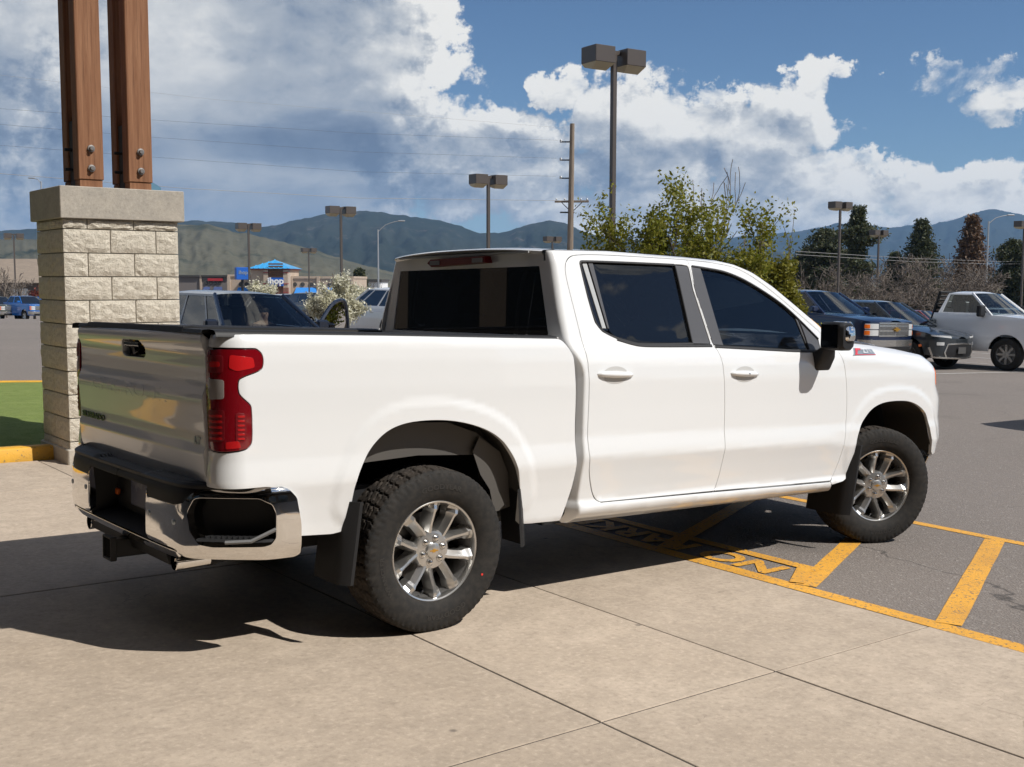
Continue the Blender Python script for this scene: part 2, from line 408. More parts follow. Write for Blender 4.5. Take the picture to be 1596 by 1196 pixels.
def concrete_mat(name, c0, c1, c2, bumpk=1.):
    m = bpy.data.materials.new(name); m.use_nodes = True; t = NT(m.node_tree); b = t.n['Principled BSDF']
    tc = t.add('ShaderNodeTexCoord').outputs['Object']
    a = t.mrange(t.noise(tc, .9, 7, .66), .36, .64); f = t.mrange(t.noise(tc, 6.5, 7, .72), .38, .66); s = t.noise(tc, 95, 4, .7)
    c = t.mix(a, c0, c1); c = t.mix(t.math('MULTIPLY', f, .75), c, c2)
    g_ = t.noise(tc, 34, 5, .72); c = t.mix(t.mrange(g_, .53, .70, 0, .55), c, tuple(q*.62 for q in c0)); c = t.mix(t.mrange(g_, .46, .32, 0, .45), c, tuple(min(1, q*1.25) for q in c1))
    sc2 = t.noise(t.vmath('MULTIPLY', tc, (1, 7, 1)), 5., 4, .7, 1.2); c = t.mix(t.mrange(sc2, .66, .74, 0, .5), c, tuple(min(1, q*1.3) for q in c1))
    dk = t.mrange(t.noise(tc, 2.6, 3, .5), .69, .77, 0, .35); c = t.mix(dk, c, tuple(q*.55 for q in c0))
    br = t.mrange(t.noise(t.vmath('MULTIPLY', tc, (1.5, 9, 1)), 1.1, 4, .6), .60, .78, 0, .35); c = t.mix(br, c, tuple(min(1, q*1.22) for q in c1))
    c = t.mix(t.mrange(s, .60, .8, 0, .4), c, tuple(q*.5 for q in c0)); c = t.mix(t.mrange(s, .36, .24, 0, .35), c, tuple(min(1, q*1.3) for q in c1))
    vo = t.add('ShaderNodeTexVoronoi', feature='DISTANCE_TO_EDGE'); vo.inputs['Scale'].default_value = .55
    t.l.new(t.vmath('ADD', tc, t.vmath('SCALE', t.comb(t.noise(tc, 3.), t.noise(t.vmath('ADD', tc, (7, 3, 0)), 3.), 0.), None, .5)), vo.inputs['Vector'])
    cr = t.math('MULTIPLY', t.mrange(vo.outputs['Distance'], .0, .0022, 1, 0), t.mrange(t.noise(tc, .8, 2), .56, .64))
    c = t.mix(t.math('MULTIPLY', cr, .55), c, tuple(q*.35 for q in c0))
    spv = t.add('ShaderNodeTexVoronoi'); spv.inputs['Scale'].default_value = 3.2; t.l.new(tc, spv.inputs['Vector'])
    sp = t.math('MULTIPLY', t.mrange(spv.outputs['Distance'], .07, .03), t.mrange(t.sep(spv.outputs['Color'])[0], .66, .72)); c = t.mix(t.math('MULTIPLY', sp, .6), c, (.06, .055, .05))
    rv = t.mrange(t.add('ShaderNodeObjectInfo').outputs['Random'], 0, 1, .90, 1.06); c = t.mix(1., c, t.comb(rv, rv, rv), 'MULTIPLY')
    t.l.new(c, b.inputs['Base Color']); b.inputs['Roughness'].default_value = .82; b.inputs['Specular IOR Level'].default_value = .35
    h = t.math('ADD', t.math('MULTIPLY', s, .0016*bumpk), t.math('MULTIPLY', t.noise(tc, 18, 4), .003*bumpk))
    bn = t.add('ShaderNodeBump'); bn.inputs['Distance'].default_value = 1; bn.inputs['Strength'].default_value = .7; t.l.new(h, bn.inputs['Height']); t.l.new(bn.outputs[0], b.inputs['Normal'])
    MATS[name] = m; return m
concrete_mat('concrete', (.425, .345, .265), (.515, .424, .332), (.36, .294, .228))
concrete_mat('cast_stone', (.40, .36, .30), (.47, .42, .35), (.34, .31, .265), 1.6)
mat('joint_dark', (.045, .04, .036), .9)
mat('yellow_paint', (.72, .36, .045), .62, var=[(2.2, .46, .66, (.60, .30, .05, 1)), (16, .60, .72, (.50, .27, .08, 1)), (48, .575, .63, (.17, .13, .10, 1))], bump=[(120, .003)])
mat('white_paint', (.52, .50, .47), .6, var=[(3, .45, .7, (.36, .33, .30, 1)), (40, .6, .68, (.2, .18, .16, 1))])

def make_ground():
    rs = list(np.linspace(0, 60, 25))+list(60*1.16**np.arange(1, 34)); nth = 96; V = [(0, 0, 0)]; F = []
    for r in rs[1:]:
        for k in range(nth):
            th = 2*math.pi*k/nth; x, y = r*math.cos(th), r*math.sin(th); V.append((x, y, float(gz(x, y))))
    for k in range(nth): F.append((0, 1+k, 1+(k+1) % nth))
    for i in range(len(rs)-2):
        for k in range(nth):
            a = 1+i*nth+k; b = 1+i*nth+(k+1) % nth; F.append((a, a+nth, b+nth, b))
    return kind(mesh_obj('ground', V, F, 'asphalt'), 'structure', 'worn brown grey asphalt of the wide parking lot')
make_ground()
def pave(o): o.matrix_world = M4; return o
def slab_mesh(x0, x1, y0, y1, z0, z1, b=.006):
    V = []
    for zz, i in ((z0, 0), (z1-b, 0), (z1-b*.3, b*.3), (z1, b)): V += [(x0+i, y0+i, zz), (x1-i, y0+i, zz), (x1-i, y1-i, zz), (x0+i, y1-i, zz)]
    F = [(12, 13, 14, 15)]+[(k*4+i, k*4+(i+1) % 4, k*4+4+(i+1) % 4, k*4+4+i) for k in range(3) for i in range(4)]
    return V, F
apron = pave(kind(mesh_obj('concrete_apron', *slab_mesh(-13, 2.165, -13, 5.30, -.03, .0015, .001), 'joint_dark', None, False), 'structure', 'pale tan concrete apron cut into large slabs by thin joints'))
XS = [2.162, .935, -.12, -3.25, -6.4, -9.5, -12.9]; YS = [-12.9, -8.4, -5.35, -2.30, .75, 3.8, 5.29]
for i in range(len(XS)-1):
    for j in range(len(YS)-1):
        g = .0045 if not (j == 2 or j == 3) else .0035
        V, F = slab_mesh(XS[i+1]+g, XS[i]-g, YS[j]+g, YS[j+1]-g, -.01, .006+.0012*random.uniform(-1, 1), .005)
        mesh_obj('concrete_slab', V, F, 'concrete', apron, False)
def paint(name, polys, m, label, z=.003):
    mb = MB()
    for P in polys:
        P = np.array(P, float); P = P if area2(P) > 0 else P[::-1]
        mb.add([(a, b, z) for a, b in P], [tuple(range(len(P)))])
    return pave(kind(mb.build(name, m), 'structure', label))
def rough_line(a, b, w, seg=.25, jag=.0022):
    a = np.array(a, float); b = np.array(b, float); d = b-a; L = np.linalg.norm(d); d /= L; n = np.array([-d[1], d[0]]); k = max(2, int(L/seg))
    A = [a+d*L*i/k+n*(w/2+random.uniform(-jag, jag)) for i in range(k+1)]; B_ = [a+d*L*i/k-n*(w/2+random.uniform(-jag, jag)) for i in range(k+1)]
    return [[A[i], A[i+1], B_[i+1], B_[i]] for i in range(k)]
paint('edge_line', rough_line((2.232, -12), (2.232, 6.0), .125), 'yellow_paint', 'long yellow line along the edge of the concrete')
paint('lane_line', rough_line((4.57, -9), (4.57, 5.2), .105), 'yellow_paint', 'yellow line closing the far side of the hatched bay')
paint('hatch_line', rough_line((2.295, -1.43), (4.515, -.42), .125), 'yellow_paint', 'diagonal yellow hatch stripe by the front tyre', .005)
paint('hatch_line', rough_line((2.295, -2.33), (4.515, -1.37), .135), 'yellow_paint', 'nearest diagonal yellow hatch stripe at the right edge', .005)
paint('hatch_line', rough_line((2.295, -.30), (4.515, .74), .125), 'yellow_paint', 'diagonal yellow hatch stripe under the pickup', .005)
paint('hatch_line', rough_line((2.295, .9), (4.515, 1.94), .125), 'yellow_paint', 'diagonal yellow hatch stripe behind the pickup', .005)
paint('hatch_line', rough_line((2.295, -3.45), (4.515, -2.45), .13), 'yellow_paint', 'diagonal yellow hatch stripe outside the right edge', .005)
paint('border_line', rough_line((2.66, -1.25), (2.66, 3.6), .10), 'yellow_paint', 'thin yellow line boxing in the painted lettering', .007)
paint('border_line', rough_line((2.295, -1.365), (2.62, -1.17), .085), 'yellow_paint', 'short slanted yellow stroke closing the box of painted lettering', .009)
def no_parking():
    V, F = text_mesh('NO PARKING', .345, 0., .0125)
    V = np.array(V); x = V[:, 0]; x0 = x.min()
    V2 = [(2.455-v[1]*.98, -1.115+(v[0]-x0)*1.12, .0055) for v in V]
    # read from the lane side: tops of the letters point at the concrete
    return pave(kind(mesh_obj('painted_lettering', V2, [tuple(reversed(f)) for f in F], 'yellow_paint', None, False), 'structure', 'yellow painted words NO PARKING beside the concrete edge'))
no_parking()
def world_line(a, b, w, name, label, m='white_paint'):
    a = np.array(a[:2]); b = np.array(b[:2]); d = b-a; L = np.linalg.norm(d); d /= L; n = np.array([-d[1], d[0]])*w/2; k = max(1, int(L/2)); mb = MB()
    for i in range(k):
        p = a+d*L*i/k; q = a+d*L*(i+1)/k; Q = [p-n, q-n, q+n, p+n]
        mb.add([(v[0], v[1], float(gz(v[0], v[1]))+.006) for v in Q], [(0, 1, 2, 3)])
    return kind(mb.build(name, m), 'structure', label)
def pv(x, y, z=0.): return M3 @ np.array([x, y, z])
# white stall marks in the row of parked vehicles on the right
world_line(pv(20.2, 9.35), pv(31, 7.85), .12, 'aisle_line', 'thin white line painted across the aisle in front of the parked cars')
for k in range(7):
    x = 14.2+3.15*k; world_line(pv(x, 9.9), pv(x+.2, 15.4), .11, 'stall_line', 'white stall line between the parked vehicles on the right')

# turf bed with yellow kerb behind the stone column
mat('turf', (.17, .225, .062), .9, spec=.1, var=[(.8, .35, .65, (.215, .265, .085, 1), (1, 3.5, 1)), (7, .4, .65, (.14, .19, .05, 1)), (60, .45, .6, (.22, .27, .09, 1))], bump=[(160, .012), (12, .01)])
mat('kerb_yellow', (.66, .35, .03), .6, var=[(3, .45, .7, (.5, .27, .04, 1)), (30, .6, .7, (.2, .14, .07, 1))], bump=[(60, .003)])
def turf():
    nx, ny = 30, 30; G = np.zeros((nx+1, ny+1, 3))
    for i in range(nx+1):
        for j in range(ny+1):
            a, b = i/nx, j/ny; x = -7+9.8*a; y = 5.52+b*(7.0-.25*abs(a-.5)**2); e = min(a, b, 1-a, 1-b)
            G[i, j] = (x, y, .10+.06*sst(0, .3, e)+.012*math.sin(y*4.1+x))
    o = MB().grid(G).build('lawn', 'turf', None, True, 60); o.data.flip_normals() if False else None
    return pave(kind(o, 'structure', 'smooth bright green turf bed behind the stone column'))
turf()
def kerb():
    path = [(-7.2, 5.40), (2.55, 5.40), (2.9, 5.75), (2.9, 11.6), (2.3, 12.35), (.4, 12.75), (-7.2, 12.9)]
    path = chaikin(path, 2, False); mb = MB(); G = []
    for i, p in enumerate(path):
        d = path[min(i+1, len(path)-1)]-path[max(i-1, 0)]; d /= np.linalg.norm(d); n = np.array([d[1], -d[0]])
        G.append([(*(p+n*w), z) for w, z in ((.085, -.02), (.08, .11), (.065, .128), (-.05, .13), (-.07, .118), (-.075, -.02))])
    mb.grid(np.array(G)); return pave(kind(mb.build('kerb', 'kerb_yellow', None, True, 50), 'structure', 'yellow painted kerb round the turf bed'))
kerb()

# ------------------------------------------------------------------ split-face block column with timber posts
mat('split_block', (.73, .67, .56), .92, spec=.15, var=[(3.0, .35, .7, (.68, .61, .50, 1)), (26, .45, .7, (.56, .50, .40, 1)), (120, .58, .72, (.25, .21, .16, 1))], bump=[(110, .014), (40, .016), (240, .006)])
mat('mortar', (.36, .32, .26), .95)
def wood_mat(name, a, b_, c3):
    m = bpy.data.materials.new(name); m.use_nodes = True; t = NT(m.node_tree); bs = t.n['Principled BSDF']
    tc = t.add('ShaderNodeTexCoord').outputs['Object']
    w = t.noise(t.vmath('MULTIPLY', tc, (26, 26, 1.1)), 1., 6, .65, .6); w2 = t.noise(t.vmath('MULTIPLY', tc, (70, 70, 2.4)), 1., 4, .6); k = t.noise(t.vmath('MULTIPLY', tc, (5, 5, 1.2)), 1., 3)
    c = t.mix(t.mrange(w, .35, .68), a, b_); c = t.mix(t.mrange(w2, .52, .72, 0, .7), c, c3); c = t.mix(t.mrange(k, .6, .75, 0, .55), c, c3)
    vo = t.add('ShaderNodeTexVoronoi'); vo.inputs['Scale'].default_value = 1.; t.l.new(t.vmath('MULTIPLY', tc, (7, 7, 2.2)), vo.inputs['Vector'])
    c = t.mix(t.math('MULTIPLY', t.mrange(vo.outputs['Distance'], .13, .05), t.mrange(t.sep(vo.outputs['Color'])[0], .7, .75)), c, tuple(q*.35 for q in c3))
    t.l.new(c, bs.inputs['Base Color']); bs.inputs['Roughness'].default_value = .72; bs.inputs['Specular IOR Level'].default_value = .25
    bn = t.add('ShaderNodeBump'); bn.inputs['Distance'].default_value = 1; bn.inputs['Strength'].default_value = .6
    t.l.new(t.math('MULTIPLY', t.math('ADD', w, w2), .004), bn.inputs['Height']); t.l.new(bn.outputs[0], bs.inputs['Normal']); MATS[name] = m
wood_mat('cedar', (.20, .088, .043), (.30, .15, .078), (.10, .042, .021))
mat('black_steel', (.012, .012, .013), .6, metal=0., bump=[(80, .0008)])
mat('bolt_steel', (.28, .26, .24), .45, metal=.9)
mat('downspout_blue', (.10, .21, .30), .4)
def block_mesh(w, d, h, seed):
    rnd = np.random.RandomState(seed); nx, nz = max(3, int(w/.045)), 5; V = []; F = []
    for j in range(nz+1):
        for i in range(nx+1):
            e = min(i, j, nx-i, nz-j); bul = 0 if e == 0 else rnd.uniform(.006, .019)
            V.append((-w/2+w*i/nx+(rnd.uniform(-.008, .008) if 0 < i < nx else 0), -bul, -h/2+h*j/nz+(rnd.uniform(-.008, .008) if 0 < j < nz else 0)))
    for j in range(nz):
        for i in range(nx):
            a = j*(nx+1)+i; q = (a, a+1, a+nx+2, a+nx+1)
            F += [(q[0], q[1], q[2]), (q[0], q[2], q[3])] if rnd.rand() < .5 else [(q[0], q[1], q[3]), (q[1], q[2], q[3])]
    o = len(V); V += [(-w/2, d, -h/2), (w/2, d, -h/2), (w/2, d, h/2), (-w/2, d, h/2)]
    c = [0, nx, (nx+1)*(nz+1)-1, (nx+1)*nz]
    F += [tuple(range(nx, -1, -1))+(o, o+1), tuple(range((nx+1)*nz, (nx+1)*(nz+1)))+(o+2, o+3)]
    F += [tuple(k*(nx+1) for k in range(nz+1))+(o+3, o), tuple(k*(nx+1)+nx for k in range(nz, -1, -1))+(o+1, o+2)]
    return V, F
def column():
    W_, D_, H_ = 1.055, .80, 2.20
    base = pv(.0, 4.86); cx, cy = base[0]+W_/2, base[1]+D_/2
    # stand the shaft so its lit front-left edge matches the photograph at mid height
    q = at(103, 520, 10.02); cx = q[0]+W_/2; cy = q[1]+D_/2; zb = float(gz(cx, cy))
    ztop = at(97, 341, 10.0)[2]
    t = thing('stone_column', 'tan split face block column with cast stone cap carrying the timber posts', 'column', (cx, cy, zb))
    H_ = ztop-zb
    MB().box((0, 0, H_/2), (W_-.05, D_-.05, H_)).build('mortar_core', 'mortar', t)
    MB().box((0, 0, .07), (W_+.05, D_+.05, .17), .01).build('plinth', 'cast_stone', t)
    bh = .2115; top = H_; row = 0; cache = {}
    while top > .2:
        h = (.09 if row == 0 else bh)
        z = top-h/2; jt = .009
        for face in range(4):
            L = W_ if face % 2 == 0 else D_-.004
            off = L-.42*2 if L > .9 else L-.42
            pat = [(L-.84), .42, .42] if L > .9 else [L-.42, .42]
            if (row+face) % 2: pat = pat[::-1]
            x = -L/2
            for w in pat:
                key = (round(w, 2), round(h, 3), random.randrange(5))
                if key not in cache:
                    V, F = block_mesh(w-jt, .10, h-jt, len(cache)+11); me = bpy.data.meshes.new('block'); me.from_pydata(V, [], F); me.materials.append(MATS['split_block']); cache[key] = me
                o = link(bpy.data.objects.new('block', cache[key]), t); c = x+w/2; x += w
                o.rotation_euler = (0, 0, face*math.pi/2)
                n = [(0, -1), (1, 0), (0, 1), (-1, 0)][face]; e = [(1, 0), (0, 1), (-1, 0), (0, -1)][face]
                r = (D_ if face % 2 == 0 else W_)/2-.004
                o.location = (n[0]*r+e[0]*c, n[1]*r+e[1]*c, z)
        top -= h; row += 1
    cap = MB().box((.01, .02, H_+.142), (W_+.075, D_+.13, .284), .006).build('cap', 'cast_stone', t)
    return (cx, cy, zb+H_+.284)
CX, CY, CZ = column()
def posts():
    for k, (px0, lab) in enumerate(((.0, 'left'), (.448, 'right'))):
        for back in (0, 1):
            x = CX-.355+px0+.11; y = CY-.28+back*.30
            t = thing('timber_post', ('front' if not back else 'rear')+' brown timber post on the '+lab+' side of the stone cap', 'post', (x, y, CZ), 0, 'timber posts on the stone column')
            MB().box((0, 0, 2.05), (.222, .15, 3.96), .006).build('beam', 'cedar', t)
            MB().box((0, .0, .033), (.20, .13, .066)).build('base_block', 'cedar', t)
            if not back:
                for z in (.17, .345):
                    b = MB().lathe([(0, -.118), (.017, -.118), (.019, -.112), (.019, -.094), (.032, -.092), (.033, -.076), (.033, -.07)], 12, (.0, 0, z)).build('bolt', 'bolt_steel', t, True)
            else:
                for z in (.17, .345): MB().lathe([(0, .1), (.017, .1), (.018, .07)], 8, (-.0, 0, z)).build('bolt', 'bolt_steel', t, True)
        x = CX-.355+px0+.11
        k2 = thing('steel_bracket', 'black steel knife plate bracket between the '+lab+' pair of timber posts', 'bracket', (x, CY-.13, CZ), 0, 'post brackets')
        MB().box((-.09, 0, .30), (.012, .13, .60)).build('plate', 'black_steel', k2)
        MB().box((.02, 0, .36), (.012, .13, .72)).build('plate', 'black_steel', k2)
        MB().box((-.03, .0, .006), (.19, .14, .012)).build('foot_plate', 'black_steel', k2)
        for z in (.17, .345): MB().tube([(-.16, 0, z), (.10, 0, z)], .014, 8).build('bolt', 'black_steel', k2, True)
    d = thing('downspout', 'slim blue grey downspout with kicked out elbow behind the right timber post', 'downspout', (CX+.32, CY+.12, CZ))
    MB().box((.0, 0, 2.1), (.05, .06, 3.9), .006).build('pipe', 'downspout_blue', d)
    mb = MB(); mb.prism([(-.025, .19), (.025, .19), (.24, .07), (.24, .0), (.17, .005), (-.025, .10)], -.035, .035, 'y'); mb.build('elbow', 'downspout_blue', d)
posts()
# ------------------------------------------------------------------ the white crew cab pickup (modelled in its own frame: x forward, -y kerb side, z up from the pavement)
mat('white_body', (.75, .755, .755), .22, coat=1., coat_rough=.02, spec=.5)
mat('black_plastic', (.016, .016, .017), .55, spec=.4, bump=[(400, .0002)])
mat('gloss_black', (.008, .008, .009), .12, coat=.6)
mat('liner', (.045, .041, .037), .8, bump=[(60, .002)])
mat('dark_void', (.006, .006, .006), .9, spec=.1)
mat('chrome', (.80, .78, .75), .05, metal=1.)
mat('b_pillar', (.085, .085, .09), .33, spec=.5)
mat('rubber', (.020, .019, .018), .78, spec=.28, var=[(30, .4, .7, (.035, .031, .027, 1))])
mat('tread_rubber', (.030, .026, .023), .85, spec=.2, var=[(14, .35, .7, (.060, .049, .040, 1))])
mat('alloy', (.60, .59, .57), .30, metal=.95, rvar=(3, .26, .36))
mat('alloy_dark', (.16, .155, .15), .5, metal=.7)
mat('brake_metal', (.23, .22, .21), .45, metal=.9)
mat('red_lens', (.17, .003, .007), .06, coat=1., spec=.6)
mat('red_reflector', (.46, .010, .012), .25, coat=.4)
mat('dark_red_lens', (.16, .006, .010), .35, coat=.1)
mat('clear_lens', (.30, .27, .25), .12, coat=1.)
mat('amber_lens', (.85, .17, .015), .15, coat=1.)
mat('gold', (.75, .42, .08), .3, metal=.9)
mat('badge_red', (.62, .03, .05), .3, coat=.5)
mat('badge_white', (.85, .86, .88), .2, metal=.3)
mat('badge_grey', (.35, .40, .44), .3, metal=.6)
mat('seat_cloth', (.05, .05, .055), .9)
mat('pale_trim', (.42, .43, .43), .3, coat=.4)
mat('red_sticker', (.7, .04, .03), .5)
mat('plate_blue', (.02, .03, .10), .4, var=[(9, .55, .7, (.25, .24, .26, 1))])
def glass_mat(name, tint, dens, refl=.05):
    m = bpy.data.materials.new(name); m.use_nodes = True; t = NT(m.node_tree); t.n.clear()
    out = t.add('ShaderNodeOutputMaterial'); tr = t.add('ShaderNodeBsdfTransparent'); tr.inputs[0].default_value = (*tint, 1)
    gl = t.add('ShaderNodeBsdfGlossy'); gl.inputs['Roughness'].default_value = .012; gl.inputs[0].default_value = (1, 1, 1, 1)
    di = t.add('ShaderNodeBsdfDiffuse'); di.inputs[0].default_value = (.008, .010, .014, 1)
    fr = t.add('ShaderNodeFresnel'); fr.inputs[0].default_value = 1.52
    a = t.add('ShaderNodeMixShader'); a.inputs[0].default_value = dens; t.l.new(tr.outputs[0], a.inputs[1]); t.l.new(di.outputs[0], a.inputs[2])
    b = t.add('ShaderNodeMixShader'); t.l.new(t.math('MAXIMUM', fr.outputs[0], refl), b.inputs[0]); t.l.new(a.outputs[0], b.inputs[1]); t.l.new(gl.outputs[0], b.inputs[2])
    t.l.new(b.outputs[0], out.inputs[0]); MATS[name] = m
glass_mat('privacy_glass', (.05, .055, .065), .6)
glass_mat('tint_glass', (.24, .29, .33), .15)

def pl(x, pts):
    xs = [p[0] for p in pts]; ys = [p[1] for p in pts]; x = np.asarray(x, float); r = 0
    for o in (-.011, -.0055, 0, .0055, .011): r = r+.2*np.interp(x+o, xs, ys)
    return r
CAB = [(.41, .84), (.43, .885), (.455, .935), (.475, .955), (.50, .968), (.52, .968), (.545, .950), (.60, .958), (.70, .978), (.785, .998), (.83, .994), (.90, .984), (1.05, .986), (1.20, .990), (1.29, .985), (1.34, .972), (1.385, .950), (1.42, .935), (1.83, .798), (1.875, .778), (1.905, .748), (1.922, .71), (1.935, .62)]
BED = [(.41, .90), (.45, .925), (.50, .945), (.60, .958), (.70, .976), (.785, .994), (.83, .991), (.90, .984), (1.05, .986), (1.20, .990), (1.33, .988), (1.40, .982), (1.435, .970), (1.455, .950), (1.47, .93), (1.50, .93)]
RA = [(-.474, .681), (-.464, .781), (-.42, .871), (-.372, .941), (-.298, 1.002), (-.201, 1.033), (-.071, 1.04), (.062, 1.032), (.189, 1.006), (.303, .965), (.392, .905), (.447, .831), (.478, .758), (.512, .622)]
FA = [(3.352, .58), (3.332, .702), (3.364, .804), (3.435, .883), (3.516, .944), (3.645, .978), (3.828, .982), (3.97, .97), (4.094, .926), (4.174, .868), (4.207, .771), (4.287, .571)]
UR, RR, UF, RF, TM = -.99, .13, 4.23, .40, 1.25
def hoodz(x): return np.interp(x, [2.8, 3.1, 3.3, 3.6, 3.9, 4.2, 4.4, 4.6, 4.8], [1.42, 1.405, 1.392, 1.37, 1.34, 1.30, 1.26, 1.21, 1.15])
def segd2(u, z, P):
    P = np.asarray(P); d = np.full(np.shape(u), 9.)
    for a, b in zip(P[:-1], P[1:]):
        ab = b-a; t = np.clip(((u-a[0])*ab[0]+(z-a[1])*ab[1])/(ab @ ab+1e-12), 0, 1); d = np.minimum(d, np.hypot(u-a[0]-t*ab[0], z-a[1]-t*ab[1]))
    return d
RAs = chaikin(RA, 2, False); FAs = chaikin(FA, 2, False)
TAIL = [(-.95, 1.39), (-.924, 1.374), (-.915, 1.348), (-.917, 1.313), (-.93, 1.294), (-1.023, 1.266), (-1.033, 1.251), (-1.034, 1.212), (-1.025, 1.191), (-.977, 1.154), (-.969, 1.134), (-.965, 1.007), (-.972, .977), (-.996, .958), (-1.117, .948), (-1.206, .955)]
def bodyS(u, z, k):
    u = np.asarray(u, float); z = np.asarray(z, float)
    s = pl(z+.0187*(u+.2), BED) if k == 'bed' else pl(z+.022*(u-1.2), CAB)
    if np.any(u > 3.):
        t = sst(3.0, 3.3, u); zt = hoodz(u); zc = z+.022*(u-1.2); dr = .11*np.clip((z-(zt-.13))/.13, 0, 1.2)**2.2
        f = np.where(z < 1.2, np.minimum(pl(zc, CAB), .992)-dr, .99-dr)-.04*sst(4.2, 4.5, u)*sst(.95, 1.12, z)
        s = np.where(u > 3., s*(1-t)+f*t, s)
    for A in (RAs, FAs): s = s+.008*(1-sst(.065, .120, segd2(u, z, A)))*sst(.40, .62, z)
    return s
def bplan(u, k, z):
    u = np.asarray(u, float); x = u.copy(); y = -np.ones_like(u); nx = np.zeros_like(u); ny = -np.ones_like(u)
    U0, R0 = (UR, RR) if k == 'bed' else (.932-.067*sst(1.22, 1.42, z)+.02*sst(1.5, 1.85, z), .016+.024*sst(1.22, 1.45, z)); TE = math.pi/2 if k == 'bed' else R(61)+R(29)*sst(1.22, 1.45, z)
    th = np.clip((U0-u)/R0, 0, TE); m = u < U0; ex = np.maximum(U0-u-R0*TE, 0)
    x = np.where(m, U0-R0*np.sin(th)-ex*np.cos(TE), x); y = np.where(m, -1+R0-R0*np.cos(th)+ex*np.sin(TE), y); nx = np.where(m, -np.sin(th), nx); ny = np.where(m, -np.cos(th), ny)
    th = np.clip((u-UF)/RF, 0, TM); m = u > UF; ex = np.maximum(u-UF-RF*TM, 0)
    x = np.where(m, UF+RF*np.sin(th)+ex*np.cos(th), x); y = np.where(m, -1+RF-RF*np.cos(th)+ex*np.sin(th), y); nx = np.where(m, np.sin(th), nx); ny = np.where(m, -np.cos(th), ny)
    return x, y, nx, ny
def BS(k, off=0.):
    def fn(u, z):
        x, y, nx, ny = bplan(u, k, z); o = bodyS(u, z, k)-1
        if k == 'cab':
            rear = np.asarray(u) < 2.; o = o+off*0; ox = np.where(rear, 0., nx)*o+nx*off; oy = np.where(rear, -1., ny)*o+ny*off
            return np.stack([x+ox, y+oy, z*1.0], -1)
        return np.stack([x+nx*(o+off), y+ny*(o+off), z*1.0], -1)
    return fn
def B1(u, z, k='cab', off=0.): return BS(k, off)(np.array([float(u)]), np.array([float(z)]))[0]

truck = thing('pickup_truck', 'white crew cab pickup with chrome rear bumper parked across the foreground', 'truck', matrix=M4)
WB = MATS['white_body']
def both(f):
    for mir in (False, True): f(mir)

# --- outlines (along the side, height)
BEDFRONT = [(.743, 1.427), (.779, 1.421), (.843, 1.344), (.851, 1.314), (.862, 1.213), (.868, 1.101), (.865, .969), (.871, .866), (.877, .781), (.877, .715), (.866, .627), (.841, .541), (.81, .455)]
def osm(P, n=2): return [tuple(p) for p in chaikin(P, n, False)]
RAo, FAo = osm(RA), osm(FA); TAIL = osm(TAIL, 1); BEDFRONT = osm(BEDFRONT)
BEDP = [(-1.222, 1.452), (-.937, 1.454), (-.297, 1.446), (.457, 1.432)]+BEDFRONT+[(.749, .457), (.60, .462), (.525, .468)]+RAo[::-1]+[(-.487, .55), (-.561, .541), (-.726, .551), (-.757, .60), (-.79, .70), (-.83, .775), (-.90, .792), (-1.222, .792)]+[(-1.222, .952)]+TAIL[::-1]+[(-1.215, 1.392)]
DR = [(1.085, .536), (1.05, .55), (1.019, .591), (.978, .695), (.968, .764), (.953, .861), (.961, 1.145), (.947, 1.319), (.938, 1.516), (.923, 1.728), (.927, 1.801), (.961, 1.854), (1.032, 1.879), (1.337, 1.887), (1.931, 1.885)]
DM = [(1.931, 1.885), (1.916, 1.707), (1.966, 1.384), (1.995, 1.354), (2.015, 1.274), (2.042, 1.032), (2.042, .804), (2.034, .62), (2.018, .54), (1.998, .516)]
FF = [(3.118, .484), (3.151, .497), (3.194, .59), (3.215, .721), (3.240, .873), (3.239, 1.026), (3.205, 1.217), (3.170, 1.298), (3.140, 1.372)]
ASEAM = [(3.02, 1.462), (2.80, 1.607), (2.64, 1.712), (2.48, 1.80), (2.33, 1.858), (2.128, 1.877)]
DR, DM, FF, ASEAM = osm(DR), osm(DM), osm(FF), osm(ASEAM)
RDOOR = DR+DM[1:]
FDOOR = DM[::-1][:-1]+[DM[0]]+ASEAM[::-1]+FF[::-1]
CABP = [(3.15, .405), (3.118, .478)]+[(1.998, .512)]+DR+[(2.128, 1.879)]+ASEAM[::-1][1:]+[(3.140, 1.374), (3.19, 1.405), (3.04, 1.497), (2.818, 1.640), (2.657, 1.742), (2.494, 1.824), (2.344, 1.872), (2.2, 1.895), (1.93, 1.905), (1.3, 1.912), (.83, 1.895), (.805, 1.85), (.805, 1.50), (.80, 1.44), (.83, 1.27), (.836, .80), (.838, .50), (.86, .418), (1.5, .408)]
FENDP = [(3.128, .452), (3.25, .468), (3.312, .49)]+FAo+[(4.40, .585), (4.62, .60), (4.62, 1.0), (4.40, 1.03), (4.312, 1.075), (4.290, 1.16), (4.292, 1.275), (4.2, 1.297), (3.9, 1.338), (3.6, 1.368), (3.3, 1.390), (3.19, 1.400)]+FF[::-1]
RWIN = [(1.042, 1.833), (1.062, 1.843), (1.792, 1.848), (1.80, 1.843), (1.799, 1.389), (1.38, 1.387), (1.308, 1.398), (1.196, 1.425), (1.104, 1.462), (1.066, 1.51), (1.05, 1.647)]
FWIN = [(2.022, 1.836), (2.217, 1.825), (2.384, 1.781), (2.55, 1.712), (2.715, 1.629), (2.834, 1.545), (2.996, 1.412), (2.993, 1.339), (2.765, 1.341), (2.066, 1.375)]
RHOLE = RWIN[:2]+[(1.86, 1.851), (1.914, 1.845), (1.908, 1.707), (1.955, 1.384)]+RWIN[5:]
FHOLE = [(1.939, 1.845), (1.925, 1.707), (1.976, 1.380), (2.066, 1.375)]+FWIN[::-1][1:]
